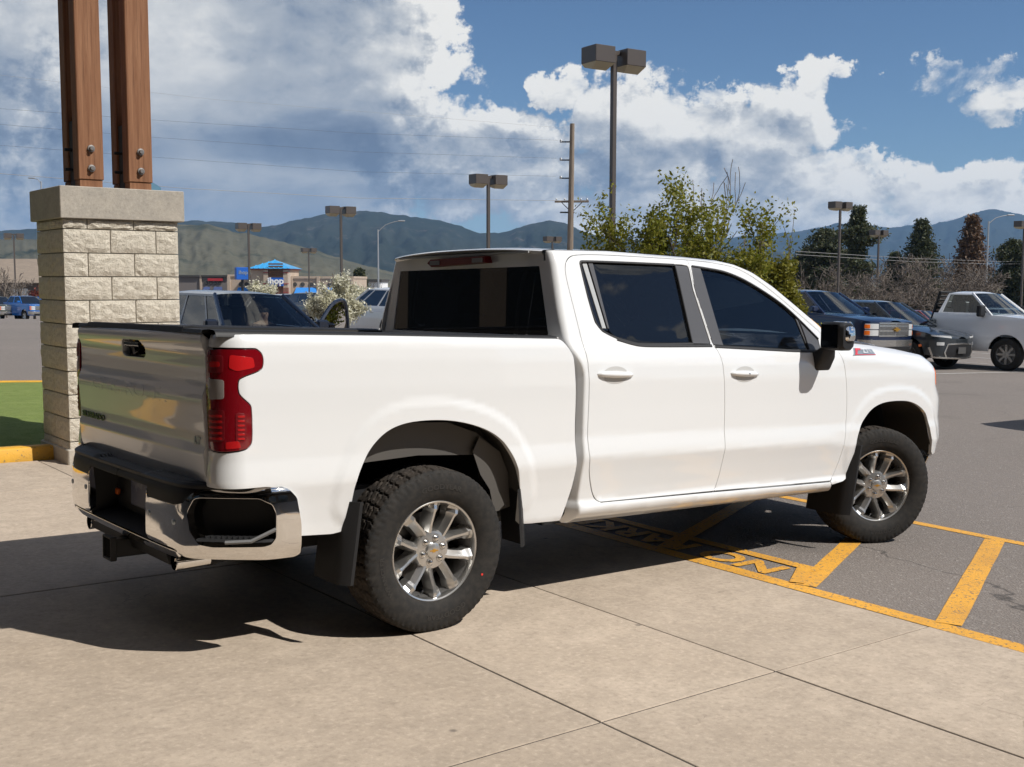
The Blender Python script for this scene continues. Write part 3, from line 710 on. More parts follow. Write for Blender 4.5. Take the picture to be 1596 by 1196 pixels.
def dens(P): return P
def body_panels(mir):
    s = truck
    panel('bed_side', BEDP, BS('bed'), WB, s, mirror=mir, smooth_it=1, flange=.025, dense=(-1.21, -.97, .012))
    panel('cab_side', CABP, BS('cab'), WB, s, mirror=mir, smooth_it=1, dense=(.79, .95, .0085))
    rd = panel('rear_door', RDOOR, BS('cab'), WB, s, holes=[RHOLE], mirror=mir, hole_flange=.03)
    fd = panel('front_door', FDOOR, BS('cab'), WB, s, holes=[FHOLE], mirror=mir, hole_flange=.03)
    panel('front_fender', FENDP, BS('cab'), WB, s, mirror=mir, smooth_it=1)
    # glazing and trims
    def inset(P, d):
        P = np.array(P, float); P = P if area2(P) > 0 else P[::-1]; return ring_in(P, d)
    RG = [(1.145, 1.842), (1.788, 1.846), (1.795, 1.395), (1.38, 1.393), (1.308, 1.404), (1.206, 1.430), (1.168, 1.46)]
    panel('window', RG, BS('cab', -.014), 'privacy_glass', rd, mirror=mir, smooth_it=1, flange=.0, er=.001, res=.05)
    panel('quarter_trim', [(1.05, 1.84), (1.145, 1.842), (1.168, 1.46), (1.108, 1.468), (1.072, 1.512), (1.056, 1.647)], BS('cab', -.017), 'gloss_black', rd, mirror=mir, flange=0, er=.001)
    panel('divider_bar', [(1.068, 1.838), (1.105, 1.839), (1.150, 1.475), (1.118, 1.475)], BS('cab', -.010), 'pale_trim', rd, mirror=mir, smooth_it=0, er=.003, flange=.004)
    panel('divider_bar', [(1.112, 1.839), (1.150, 1.840), (1.172, 1.475), (1.156, 1.475)], BS('cab', -.008), 'b_pillar', rd, mirror=mir, smooth_it=0, er=.003, flange=.004)
    panel('window', inset(FWIN, .006), BS('cab', -.014), 'tint_glass', fd, mirror=mir, flange=0, er=.001, res=.05)
    panel('pillar_trim', [(1.80, 1.848), (1.912, 1.845), (1.906, 1.707), (1.953, 1.386), (1.799, 1.389)], BS('cab', -.003), 'b_pillar', rd, mirror=mir, smooth_it=0, er=.003, flange=.01)
    panel('pillar_trim', [(1.941, 1.843), (2.022, 1.838), (2.066, 1.377), (1.978, 1.382), (1.927, 1.707)], BS('cab', -.003), 'b_pillar', fd, mirror=mir, smooth_it=0, er=.003, flange=.01)
    panel('mirror_sail', [(2.815, 1.55), (2.996, 1.410), (2.995, 1.341), (2.872, 1.341)], BS('cab', -.006), 'b_pillar', fd, mirror=mir, smooth_it=0, er=.003, flange=.01)
    def strip(name, pts, w, off, par, m='black_plastic', closed=False):
        P = chaikin(pts, 2, closed); G = []
        P = list(P)+([P[0]] if closed else [])
        for i, p in enumerate(P):
            d = P[min(i+1, len(P)-1)]-P[max(i-1, 0)]; d /= np.linalg.norm(d)+1e-12; n = np.array([-d[1], d[0]])
            row = []
            for a, o in ((-.5, -.012), (-.5, .0), (-.25, .004), (.25, .004), (.5, 0.), (.5, -.012)):
                q = p+n*w*a; row.append(B1(q[0], q[1], 'cab', off+o))
            G.append(row)
        mb = MB().grid(np.array(G)); V, F = mb.V, mb.F
        if mir: V, F = mirror_y(V, F)
        mesh_obj(name, V, F, m, par, True, None, 40)
    strip('window_seal', RWIN[4:]+RWIN[:4], .014, -.002, rd)
    strip('window_seal', [(1.80, 1.846), (1.799, 1.392)], .012, -.003, rd)
    strip('belt_moulding', [(1.955, 1.376), (1.6, 1.378), (1.38, 1.381), (1.31, 1.391), (1.2, 1.418)], .018, .0, rd)
    strip('window_seal', [(1.945, 1.846), (2.022, 1.840)]+FWIN[1:7], .014, -.002, fd)
    strip('window_seal', [(2.84, 1.54), (2.868, 1.43), (2.872, 1.345)], .012, -.004, fd)
    strip('belt_moulding', [(1.985, 1.371), (2.4, 1.352), (2.765, 1.335), (2.99, 1.333)], .018, .0, fd)
    # door handles: pull bar over a flat patch greyed as the shade of its cup
    for (u0, u1, z0, par) in ((1.008, 1.283, 1.229, rd), (2.075, 2.338, 1.208, fd)):
        G = []
        for i in range(15):
            a = i/14; u = u0+(u1-u0)*a; e = math.sin(math.pi*a)**.35; row = []
            for j in range(11):
                th = math.pi*(j/10)-math.pi/2; row.append(B1(u, z0-.01*(a-.5)+.0205*math.sin(th)*max(e, .12), 'cab', -.004+.036*math.cos(th)*e))
            G.append(row)
        mb = MB().grid(np.array(G)); V, F = mb.V, mb.F
        if mir: V, F = mirror_y(V, F)
        h = mesh_obj('door_handle', V, F, WB, par, True, None, 60)
        cup = []
        for i in range(13):
            row = []
            for j in range(9):
                a, b = i/12*2-1, j/8*2-1; r = math.hypot(a, b); k = 1/max(r, 1) if True else 1
                uu = (u0+u1)/2+a*.082; zz = z0-.003+b*.047*math.sqrt(max(0, 1-.75*a*a)); row.append(B1(uu, zz, 'cab', .0012))
            cup.append(row)
        mb = MB().grid(np.array(cup)); V, F = mb.V, mb.F
        if mir: V, F = mirror_y(V, F)
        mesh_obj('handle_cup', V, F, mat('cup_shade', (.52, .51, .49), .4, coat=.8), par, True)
        if u0 > 2 and not mir:
            c = B1(2.215, z0, 'cab', .033); MB().lathe([(0, -.002), (.006, -.001), (.007, .003)], 10, c).build('key_lock', 'chrome', h, True)
both(body_panels)

# --- tail lamps: lens, reflectors, reverse lamp
def tail_lamp(mir):
    OUT = [(-1.214, 1.388)]+TAIL+[(-1.218, 1.15)]
    OUT = ring_in(np.array(OUT)[::-1] if area2(np.array(OUT)) < 0 else np.array(OUT), .0005)
    tl = panel('tail_lamp', OUT, BS('bed', .006), 'red_lens', truck, mirror=mir, smooth_it=1, er=.006, flange=.03, res=.02)
    def sub(n, P, m, o=.0085): panel(n, P, BS('bed', o), m, tl, mirror=mir, smooth_it=1, er=.002, flange=.003, res=.02, gap=0)
    sub('reflector', [(-1.07, 1.365), (-.965, 1.352), (-.958, 1.31), (-1.04, 1.295), (-1.075, 1.31)], 'red_reflector')
    sub('reflector', [(-1.19, 1.362), (-1.10, 1.362), (-1.10, 1.29), (-1.19, 1.285)], 'dark_red_lens')
    sub('reflector', [(-1.175, 1.335), (-1.115, 1.335), (-1.115, 1.312), (-1.175, 1.31)], 'red_reflector', .010)
    sub('reverse_lamp', [(-1.19, 1.262), (-1.095, 1.258), (-1.095, 1.178), (-1.188, 1.172)], 'clear_lens')
    sub('reflector', [(-1.19, 1.13), (-1.095, 1.13), (-1.095, 1.00), (-1.19, .99)], 'dark_red_lens')
    for k in range(5):
        z = 1.11-.024*k; sub('reflector_rib', [(-1.18, z), (-1.105, z), (-1.105, z-.011), (-1.18, z-.011)], 'red_reflector', .0105)
    sub('reflector', [(-1.045, 1.12), (-1.0, 1.115), (-.995, 1.02), (-1.045, .995)], 'dark_red_lens')
    for k in range(6):
        z = 1.108-.019*k; sub('reflector_rib', [(-1.036, z), (-1.004, z), (-1.004, z-.009), (-1.036, z-.009)], 'red_reflector', .0105)
    sub('reflector', [(-1.09, .995), (-1.03, 1.0), (-1.02, .970), (-1.09, .964)], 'red_reflector')
both(tail_lamp)

# --- tailgate
TG = [(.60, -.02), (.80, -.012), (.84, .0), (.90, .006), (.932, .010), (.945, .012), (.955, .002), (1.02, .002), (1.10, .008), (1.165, .014), (1.185, .012), (1.225, -.004), (1.30, -.005), (1.365, -.002), (1.395, .012), (1.42, .017), (1.44, .014), (1.455, .002), (1.47, -.01)]
def tgx(y, z): return -1.112-pl(z, TG)-.012*(1-(y/.9)**2)
def tailgate():
    fn = lambda y, z: np.stack([tgx(y, z), y, z*1.], -1)
    P = [(.833, .775), (.836, 1.0), (.834, 1.40), (.825, 1.456), (-.825, 1.456), (-.834, 1.40), (-.836, 1.0), (-.833, .775)]
    fn2 = lambda a, z: np.stack([tgx(-a, z), -a, z*1.], -1)
    HH = [(-.115, 1.400), (.105, 1.400), (.150, 1.375), (.155, 1.335), (.13, 1.322), (-.13, 1.322), (-.155, 1.335), (-.15, 1.375)]
    tg = panel('tailgate', [(-a, z) for a, z in P], fn2, WB, truck, holes=[HH], smooth_it=1, flange=.04, res=.022)
    panel('handle_recess', HH, lambda a, z: np.stack([tgx(-a, z)+.035, -a, z*1.], -1), 'gloss_black', tg, flange=0, er=.001)
    MB().box((tgx(0, 1.38)+.004, 0, 1.382), (.02, .21, .028), .008).build('handle', 'gloss_black', tg, True)
    MB().lathe([(0, -.012), (.016, -.012), (.02, -.004), (.02, .02)], 16, (tgx(0, 1.35)+.014, -.0, 1.347), 'x').build('camera', 'gloss_black', tg, True)
    # black top cap with the step in its middle
    mb = MB()
    for (y0, y1, h) in ((-.825, -.62, .012), (-.62, .68, .021), (.68, .825, .012)):
        mb.prism([(-1.128, 1.452), (-1.120, 1.456+h), (-1.085, 1.458+h), (-1.04, 1.455+h*.8), (-1.04, 1.445)], y0, y1, 'y')
    mb.build('top_cap', 'black_plastic', tg, True, 25)
    # inner face
    MB().box((-1.075, 0, 1.115), (.02, 1.64, .66)).build('inner_face', 'liner', tg)
    # pressed lettering, badges
    def letters(name, txt, size, y, z, m, ext, sx=1., lab=None, bold=0.):
        V, F = text_mesh(txt, size, ext, bold); V = np.array(V); out = []
        for v in V:
            yy = y-v[0]*sx; zz = z+v[1]; out.append((tgx(yy, zz)-ext*.6-v[2], yy, zz))
        o = mesh_obj(name, out, F, m, tg, False)
        if lab: o['label'] = lab
    letters('pressed_lettering', 'CHEVROLET', .098, .05, 1.160, WB, .0006, 2.0)
    letters('badge', 'SILVERADO', .042, .60, .985, 'gloss_black', .003, 1.75, bold=.0012)
    letters('badge', 'LT', .040, -.765, .985, 'badge_grey', .003, 1.4, bold=.002)
tailgate()

# --- bed box, rails
def bed_box():
    V = [(-1.06, -.80, .92), (.76, -.80, .90), (.76, .80, .90), (-1.06, .80, .92)]
    mb = MB(); mb.box((-.15, 0, .91), (1.86, 1.62, .02)); mb.build('bed_floor', 'liner', truck)
    for sy in (-1, 1): MB().box((-.15, sy*.80, 1.17), (1.86, .02, .52)).build('bed_wall', 'liner', truck)
    MB().box((.775, 0, 1.16), (.02, 1.86, .54)).build('bed_wall', WB, truck)
    for sy in (-1, 1):
        G = []
        for i in range(30):
            x = -1.118+i/29*1.875; z = 1.4555-.0165*(x+1.0); G.append([(x, sy*-.962, z-.018), (x, sy*-.958, z-.002), (x, sy*-.945, z+.009), (x, sy*-.90, z+.013), (x, sy*-.83, z+.011), (x, sy*-.805, z+.002), (x, sy*-.80, z-.05)])
        mb = MB().grid(np.array(G)); o = mb.build('rail_cap', 'black_plastic', truck, True, 40)
bed_box()

# --- cab: roof, spoiler, back panel, windscreen, hood
def cab_top():
    us = np.linspace(.84, 2.35, 40); G = []
    ztop = np.interp(us, [.83, 1.3, 1.93, 2.2, 2.344], [1.893, 1.910, 1.903, 1.893, 1.872])
    for u, z in zip(us, ztop):
        e = B1(u, z); row = []
        for t in np.linspace(-1, 1, 21): row.append((e[0]-.02*(1-t*t), e[1]*-t*-1 if False else e[1]*(-t), e[2]+.024*(1-abs(t)**2.4)*min(1, (2.45-u)/.5)))
        G.append(row)
    MB().grid(np.array(G)[:, ::-1]).build('roof', WB, truck, True, 60)
    # rear roof spoiler and header panel
    G = []
    for y in np.linspace(-.735, .735, 31):
        c = (1-(y/.76)**2); zt = 1.893+.024*(1-min(1, abs(y)/.742)**2.4)+.003; e = .035*(abs(y)/.735)**4
        row = [(.96, y, zt-.006), (.87+e, y, zt+.004), (.80+e-.008*c, y, zt-.003), (.790+e-.010*c, y, zt-.010), (.800+e*.7, y, zt-.018), (.828+e*.3, y, zt-.030), (.838, y, 1.808)]
        G.append(row)
    MB().grid(np.array(G)).build('roof_spoiler', WB, truck, True, 35)
    # window panel of the cab back
    W0 = [(-.775, 1.435), (.775, 1.435), (.690, 1.812), (-.690, 1.812)]
    bx = lambda y, z: .843-.006*(1-(y/.8)**2)
    fnb = lambda a, z: np.stack([bx(-a, z), -a, z*1.], -1)
    out = [(-.905, 1.385), (.905, 1.385), (.852, 1.55), (.765, 1.84), (-.765, 1.84), (-.852, 1.55)]
    bp_ = panel('cab_back', out, fnb, WB, truck, holes=[W0], smooth_it=1, flange=.02, hole_flange=.012)
    panel('rear_window', W0, lambda a, z: np.stack([bx(-a, z)+.006, -a, z*1.], -1), 'privacy_glass', bp_, flange=0, er=.001, res=.06)
    # high stop lamp
    sl = MB(); sl.prism([(.30, 1.846), (.265, 1.868), (-.275, 1.872), (-.285, 1.835), (.255, 1.822)], .782, .835, 'x'); st = sl.build('high_stop_lamp', 'dark_red_lens', truck)
    MB().box((.780, .215, 1.846), (.006, .10, .026)).build('cargo_lamp', 'clear_lens', st); MB().box((.780, -.215, 1.850), (.006, .10, .026)).build('cargo_lamp', 'clear_lens', st)
    # windscreen and cowl
    AP = [(2.344, 1.872), (2.494, 1.824), (2.657, 1.742), (2.818, 1.640), (3.04, 1.497), (3.19, 1.405)]
    G = []
    for u, z in AP:
        e = B1(u, z); G.append([(e[0]+.16*(1-t*t), -e[1]*t, e[2]+.02*(1-t*t)) for t in np.linspace(-1, 1, 13)])
    MB().grid(np.array(G)).build('windscreen', 'tint_glass', truck, True)
    us = np.linspace(3.17, 4.64, 34); G = []
    for u in us:
        e = B1(u, hoodz(u)); k = (u-3.17)/1.47; xc = 3.30+k*1.36; row = []
        for t in np.linspace(-1, 1, 25):
            a = abs(t); w = 1-a**2.6; row.append((e[0]*(1-w)+w*(xc if True else 0), -e[1]*t, e[2]-.002+.045*(1-a**2.2)+.012*math.exp(-((a-.62)/.12)**2)))
        G.append(row)
    MB().grid(np.array(G)).build('hood', WB, truck, True, 50)
cab_top()

# --- front end
def front_end():
    def side(mir):
        hl = panel('headlamp', [(4.298, 1.268), (4.296, 1.16), (4.318, 1.08), (4.405, 1.035), (4.70, 1.03), (4.70, 1.17)], BS('cab', -.004), 'clear_lens', truck, mirror=mir, smooth_it=1, flange=.02)
        panel('side_marker', [(4.303, 1.205), (4.302, 1.15), (4.322, 1.085), (4.355, 1.07), (4.355, 1.20)], BS('cab', .001), 'amber_lens', hl, mirror=mir, smooth_it=1, flange=.008)
        bs = BS('cab', -.012); fn = lambda u, z: bs(u, z)-np.stack([.0*u, -.16*np.clip(.58-z, 0, 1)**1.3, 0*u], -1)-np.stack([.45*np.clip(.58-z, 0, 1), 0*u, 0*u], -1)
        bu = panel('front_bumper', [(4.295, .565), (4.5, .578), (4.95, .60), (4.95, .44), (4.5, .44), (4.335, .45)], fn, 'chrome', truck, mirror=mir, smooth_it=1, flange=.03)
    both(side)
    mb = MB(); mb.prism([(4.52, .42), (4.60, .60), (4.63, 1.0), (4.60, 1.20), (4.40, 1.20), (4.40, .42)], -.62, .62, 'y'); g = mb.build('grille', 'gloss_black', truck)
    for k in range(4): MB().box((4.63, 0, .70+.13*k), (.03, 1.1, .035), .01).build('grille_bar', 'chrome', g)
front_end()

# --- floor, sills, inner shells, underbody
def underbody():
    MB().box((2.05, 0, .50), (2.55, 1.66, .16)).build('cab_floor', 'black_plastic', truck)
    for sy in (-1, 1):
        MB().box((1.75, sy*.42, .47), (5.6, .09, .17), .01).build('frame_rail', 'black_steel', truck)
        MB().box((2.0, sy*.86, .60), (2.2, .05, .28)).build('sill_box', 'black_plastic', truck)
        MB().box((.66, sy*.86, .68), (.22, .10, .42)).build('bed_brace', 'black_plastic', truck)
    MB().tube([(0, -.80, .40), (0, .80, .40)], .055, 12).build('rear_axle', 'black_steel', truck, True)
    MB().lathe([(0, -.14), (.10, -.12), (.145, 0), (.10, .12), (0, .14)], 16, (0, 0, .40), 'x').build('differential', 'black_steel', truck, True)
    MB().tube([(3.745, -.78, .42), (3.745, .78, .42)], .045, 10).build('front_axle', 'black_steel', truck, True)
    MB().box((-.62, 0, .62), (.75, 1.5, .20)).build('spare_tray', 'black_plastic', truck)
    for sy in (-1, 1):
        for (x0, x1, A, nm) in ((-.47, .51, RA, 'rear'), (3.33, 4.24, FA, 'front')):
            # wheel house liner: arch swept inward
            P = chaikin(A, 1, False); G = []
            for p in osm(A):
                G.append([(p[0], sy*-.975, p[1]+.004), (p[0], sy*-.90, p[1]+.03), (p[0], sy*-.62, p[1]+.035)])
            MB().grid(np.array(G)).build('wheel_house', 'liner', truck, True, 50)
            MB().box(((x0+x1)/2, sy*-.60, .86), (x1-x0+.1, .02, .50)).build('wheel_house_wall', 'dark_void', truck)
    # inner wheel-house panel of the bed that shows above the rear tyre
    for sy in (-1, 1):
        MB().prism([(-.42, .90), (-.30, .985), (-.1, 1.022), (.12, 1.012), (.30, .95), (.40, .88), (.42, .84), (.28, .84), (-.05, .86), (-.38, .845)], sy*-.875, sy*-.87, 'y').build('liner_flange', mat('liner_grey', (.085, .078, .070), .6), truck)
        MB().prism([(.30, .93), (.43, .85), (.485, .74), (.50, .56), (.40, .54), (.37, .66), (.31, .74), (.26, .86)], sy*-.90, sy*-.895, 'y').build('liner_flange', 'liner_grey', truck)
    MB().box((.45, -.72, .50), (.25, .06, .06), .01).build('shock_mount', 'black_steel', truck)
    # seats and dash seen through the glass
    for x in (1.45, 2.25):
        for sy in (-1, 1):
            s = MB().box((x+.10, sy*.42, .92), (.52, .56, .18), .05); s.box((x-.15, sy*.42, 1.22), (.16, .54, .62), .05, [[.97, 0, -.22], [0, 1, 0], [.22, 0, .97]]); se = s.build('seat', 'seat_cloth', truck, True)
            MB().box((x-.24, sy*.42, 1.60), (.09, .26, .18), .035).build('headrest', 'seat_cloth', se, True)
    MB().box((3.0, 0, 1.22), (.45, 1.6, .25), .06).build('dashboard', 'seat_cloth', truck, True)
    MB().lathe([(.175, -.014), (.19, 0), (.175, .014), (.16, 0), (.175, -.014)], 24, (0, 0, 0), 'x').xf(lambda v: np.array([2.66, .42, 1.24])+np.array([v[0]*.9-v[2]*.4, v[1], v[2]*.9+v[0]*.4])).build('steering_wheel', 'seat_cloth', truck, True)
    MB().box((2.55, 0, 1.76), (.03, .25, .07), .012).build('inner_mirror', 'gloss_black', truck)
    MB().box((1.5, 0, 1.885), (1.4, 1.3, .012)).build('headliner', 'pale_trim', truck)
    MB().box((1.9, 0, 1.0), (2.1, .012, .3)).build('centre_console', 'seat_cloth', truck)
underbody()

# --- rear bumper
BPATH = chaikin([(-1.215, 0.), (-1.213, -.40), (-1.205, -.70), (-1.17, -.80), (-.945, -.985), (-.88, -1.012), (-.74, -1.015)], 3, False)
BPATH = np.array(BPATH); BL = np.concatenate([[0], np.cumsum(np.linalg.norm(np.diff(BPATH, axis=0), axis=1))])
BPROF = [(.44, -.05), (.475, -.016), (.50, -.004), (.54, .004), (.66, .004), (.74, .0), (.775, -.006), (.792, -.018), (.82, -.05)]
def bumper_fn(s, z):
    x = np.interp(s, BL, BPATH[:, 0]); y = np.interp(s, BL, BPATH[:, 1]); e = 1e-2
    dx = np.interp(s+e, BL, BPATH[:, 0])-np.interp(s-e, BL, BPATH[:, 0]); dy = np.interp(s+e, BL, BPATH[:, 1])-np.interp(s-e, BL, BPATH[:, 1]); L = np.hypot(dx, dy)+1e-12
    o = pl(z, BPROF)
    return np.stack([x+dy/L*o, y-dx/L*o, z*1.], -1)
def bumper():
    bm = bpy.data.objects.new('rear_bumper', None); link(bm, truck)
    SE = BL[-1]
    HOLE = [(.815, .735), (.84, .742), (1.10, .742), (1.155, .715), (1.17, .68), (1.17, .575), (1.15, .548), (1.12, .54), (.90, .535), (.84, .545), (.80, .60), (.785, .68)]
    def side(mir):
        mes = panel('chrome_wrap', [(.415, .700), (.44, .707), (.70, .707), (.76, .722), (.80, .765), (.84, .790), (1.20, .800), (SE-.06, .782), (SE-.025, .74), (SE-.005, .62), (SE-.005, .485), (SE-.03, .470), (1.10, .470), (.80, .470), (.72, .478), (.69, .505), (.415, .505), (.395, .53), (.395, .76)], bumper_fn, 'chrome', bm, holes=[HOLE], mirror=mir, smooth_it=1, er=.006, flange=.03, res=.02, hole_flange=.05)
        # step pocket
        fn = lambda s, z: bumper_fn(s, z)+np.stack([.10+0*s, (.06 if True else 0)+0*s, 0*s], -1)
        po = panel('step_pocket', [(s_+(.01 if s_ > 1 else -.01), z_) for s_, z_ in HOLE], fn, 'black_plastic', bm, mirror=mir, flange=0, er=.001)
        sg = -1 if mir else 1
        mb = MB(); G = []
        for s_ in np.linspace(.82, 1.15, 12):
            a = bumper_fn(np.array([s_]), np.array([.555]))[0]; G.append([(a[0]+.004, a[1]*sg, .556), (a[0]+.018, (a[1]+.008)*sg, .566), (a[0]+.12, (a[1]+.06)*sg, .566)])
        mb.grid(np.array(G)); mb.build('step_tread', 'black_plastic', bm, True)
        mb = MB()
        for k in range(11):
            a = bumper_fn(np.array([.86+.024*k]), np.array([.56]))[0]; mb.box((a[0]+.035, (a[1]+.02)*sg, .570), (.035, .008, .012))
        kind(mb.build('tread_studs', 'black_plastic', bm), 'stuff')
        a = bumper_fn(np.array([1.06]), np.array([.56]))[0]; b = bumper_fn(np.array([1.165]), np.array([.60]))[0]; c = bumper_fn(np.array([.95]), np.array([.553]))[0]
        tr = MB(); mm = mat('satin_grey', (.20, .20, .20), .45)
        tr.tube([(c[0]+.006, c[1]*sg, c[2]), (a[0]+.006, a[1]*sg, a[2]), (b[0]+.006, b[1]*sg, b[2]+.01)], .009, 6); tr.build('step_trim', mm, bm)
        for (s_, z_) in ((.445, .635), (.70, .63)):
            a = bumper_fn(np.array([s_]), np.array([z_]))[0]; MB().lathe([(0, -.004), (.009, -.004), (.0125, -.002), (.0135, .004)], 14, (a[0]-.001, a[1]*sg, a[2]), 'x').build('parking_sensor', 'badge_grey', bm, True)
        # exhaust outlet
        ex = MB(); yo = .585
        ex.lathe([(.034, .16), (.040, .02), (.041, 0), (.036, -.002), (.034, .05), (.0, .06)], 18, (-1.155, -yo*sg, .425), 'x'); ex.build('exhaust_tip', 'chrome', bm, True)
    both(side)
    for mir in (False, True): panel('step_fascia', [(.0, .800), (.80, .800), (.84, .79), (.80, .755), (.76, .712), (.70, .700), (.40, .700), (.40, .745), (.0, .745)], lambda s, z: bumper_fn(s, z)+np.stack([.004+0*s, 0*s, 0*s], -1), 'black_plastic', bm, mirror=mir, smooth_it=1, er=.004, flange=.02, res=.03)
    # chrome lip under the number plate pocket
    lip = panel('chrome_lip', [(-.70, .500), (.70, .500), (.70, .46), (.55, .452), (-.55, .452), (-.70, .46)], lambda s, z: bumper_fn(np.abs(s), z)*np.stack([1+0*s, np.sign(s)+1e-9, 1+0*s], -1), 'chrome', bm, smooth_it=1, er=.005, flange=.02, res=.025)
    # plate pocket
    pk = MB(); pk.add([(-1.20, .41, .505), (-1.20, -.41, .505), (-1.20, -.40, .75), (-1.20, .40, .75), (-1.08, .36, .54), (-1.08, -.36, .54), (-1.08, -.36, .78), (-1.08, .36, .78)], [(0, 1, 5, 4), (1, 2, 6, 5), (3, 0, 4, 7), (4, 5, 6, 7)]); pk.build('plate_pocket', 'black_plastic', bm)
    pt = MB().box((-1.09, -.02, .655), (.006, .305, .155), .004).build('number_plate', 'plate_blue', bm)
    MB().box((-1.10, -.0, .745), (.02, .05, .012)).build('plate_lamp', 'amber_lens', bm)
    MB().box((-1.10, .30, .62), (.02, .035, .035), .006).build('reflector', 'amber_lens', bm)
    # ribbed black step pad on top
    G = []
    for y in np.linspace(-.90, .90, 61):
        i = np.argmin(abs(np.interp(np.linspace(0, BL[-1], 400), BL, BPATH[:, 1])+abs(y))); s_ = np.linspace(0, BL[-1], 400)[i]; xo = float(np.interp(s_, BL, BPATH[:, 0]))
        dip = -.012 if abs(y) < .36 else 0
        row = [(xo+.012, y, .782), (xo+.010, y, .796), (xo+.022, y, .806+dip)]
        x1 = max(-1.085, xo+.05)
        for t in np.linspace(0, 1, 11): row.append((xo+.03+(x1-xo-.03)*t, y, .807+dip+(.004 if int(t*10) % 2 else 0)))
        G.append(row)
    MB().grid(np.array(G)[::-1]).build('step_pad', 'black_plastic', bm, True, 25)
    # lower valance and hitch receiver
    MB().prism([(-1.17, .46), (-1.15, .40), (-.95, .37), (-.80, .40), (-.80, .47), (-1.17, .47)], -.52, .52, 'y').build('valance', 'black_plastic', bm)
    hr = MB(); w = .045; hr.box((-1.13, 0, .40), (.24, .09, .09), .006); h_ = hr.build('hitch_receiver', 'black_steel', bm)
    for (c, s_) in (((-1.245, .0, .453), (.03, .116, .012)), ((-1.245, 0, .347), (.03, .116, .012)), ((-1.245, .054, .40), (.03, .012, .116)), ((-1.245, -.054, .40), (.03, .012, .116))): MB().box(c, s_, .003).build('receiver_collar', 'black_steel', h_)
    MB().box((-1.251, 0, .40), (.004, .085, .085)).build('receiver_mouth', 'dark_void', h_)
bumper()

# --- splash guards
def guard(x, z0, z1, y0, y1, lean, nm='splash_guard'):
    G = []
    for z in np.linspace(z0, z1, 9):
        k = (z-z0)/(z1-z0); row = []
        for t in np.linspace(0, 1, 9):
            yy = y0+(y1-y0)*t; row.append((x+lean*k+(.045*(1-min(1, t/.25))**2)*(1 if lean < 0 else -1)*-1, yy, z-.03*(1-k)*(t-.5)**2*4*0))
        G.append(row)
    G = np.array(G); mb = MB().grid(G); B2 = G.copy(); B2[:, :, 0] += .016; mb.grid(B2[:, ::-1])
    mb.grid(np.stack([G[0], B2[0]])); mb.grid(np.stack([B2[-1], G[-1]])); mb.grid(np.stack([B2[:, 0], G[:, 0]])); mb.grid(np.stack([G[:, -1], B2[:, -1]]))
    return mb.build(nm, 'black_plastic', truck, True, 40)
for sy in (1, -1):
    guard(-.545, .31, .69, sy*-1.025, sy*-.76, .045)
    guard(.555, .36, .66, sy*-.995, sy*-.78, -.03)
    guard(3.235, .245, .705, sy*-1.022, sy*-.70, .085)

# --- door mirror
def door_mirror(mir):
    sg = -1 if mir else 1
    def P(x, y, z): return (x, y*sg, z)
    d = bpy.data.objects.new('door_mirror', None); link(d, truck)
    def loft(name, secs, m, cap=True, par=d, sharp=40):
        G = np.array([[P(*p) for p in s] for s in secs]); mb = MB(); n = G.shape[1]
        for i in range(len(G)-1):
            for j in range(n): mb.add([G[i, j], G[i, (j+1) % n], G[i+1, (j+1) % n], G[i+1, j]], [(0, 1, 2, 3)])
        V = np.array(mb.V); mb2 = MB(); mb2.V = [tuple(v) for v in G.reshape(-1, 3)]
        mb2.F = [(i*n+j, i*n+(j+1) % n, (i+1)*n+(j+1) % n, (i+1)*n+j) for i in range(len(G)-1) for j in range(n)]
        if cap: mb2.F += [tuple(range(n-1, -1, -1)), tuple(range((len(G)-1)*n, len(G)*n))]
        if mir: mb2.F = [tuple(reversed(f)) for f in mb2.F]
        return mb2.build(name, m, par, True, sharp)
    def rrect(y, xc, zc, wx, hz, r=.03):
        out = []
        for cx, cz, a0 in ((1, 1, 0), (-1, 1, 90), (-1, -1, 180), (1, -1, 270)):
            for k in range(4):
                a = R(a0+30*k); out.append((xc+cx*(wx/2-r)+r*math.cos(a), y, zc+cz*(hz/2-r)+r*math.sin(a)))
        return out
    loft('housing', [rrect(-1.035, 2.925, 1.437, .11, .150), rrect(-1.05, 2.925, 1.437, .135, .172), rrect(-1.12, 2.915, 1.435, .150, .178), rrect(-1.198, 2.900, 1.433, .140, .176), rrect(-1.222, 2.898, 1.433, .11, .150)], 'black_plastic')
    loft('chrome_cap', [rrect(-1.10, 2.935, 1.462, .125, .124), rrect(-1.125, 2.933, 1.462, .13, .130), rrect(-1.195, 2.918, 1.461, .12, .128), rrect(-1.222, 2.914, 1.448, .10, .096), rrect(-1.236, 2.912, 1.432, .07, .05, .02)], 'chrome')
    # glass faces the rear
    V = [P(2.850, -1.055, 1.365), P(2.834, -1.190, 1.362), P(2.834, -1.190, 1.505), P(2.850, -1.055, 1.508)]
    mesh_obj('mirror_glass', [(v[0]-.008, v[1], v[2]) for v in V], [(0, 1, 2, 3) if mir else (3, 2, 1, 0)], mat('mirror_dark', (.35, .36, .37), .03, metal=1.), d, False)
    loft('stalk', [rrect(-1.06, 2.93, 1.36, .12, .05, .015), rrect(-1.03, 2.955, 1.325, .15, .09, .02), rrect(-.985, 2.965, 1.275, .17, .135, .03), rrect(-.955, 2.975, 1.262, .18, .15, .03)], 'black_plastic')
both(door_mirror)

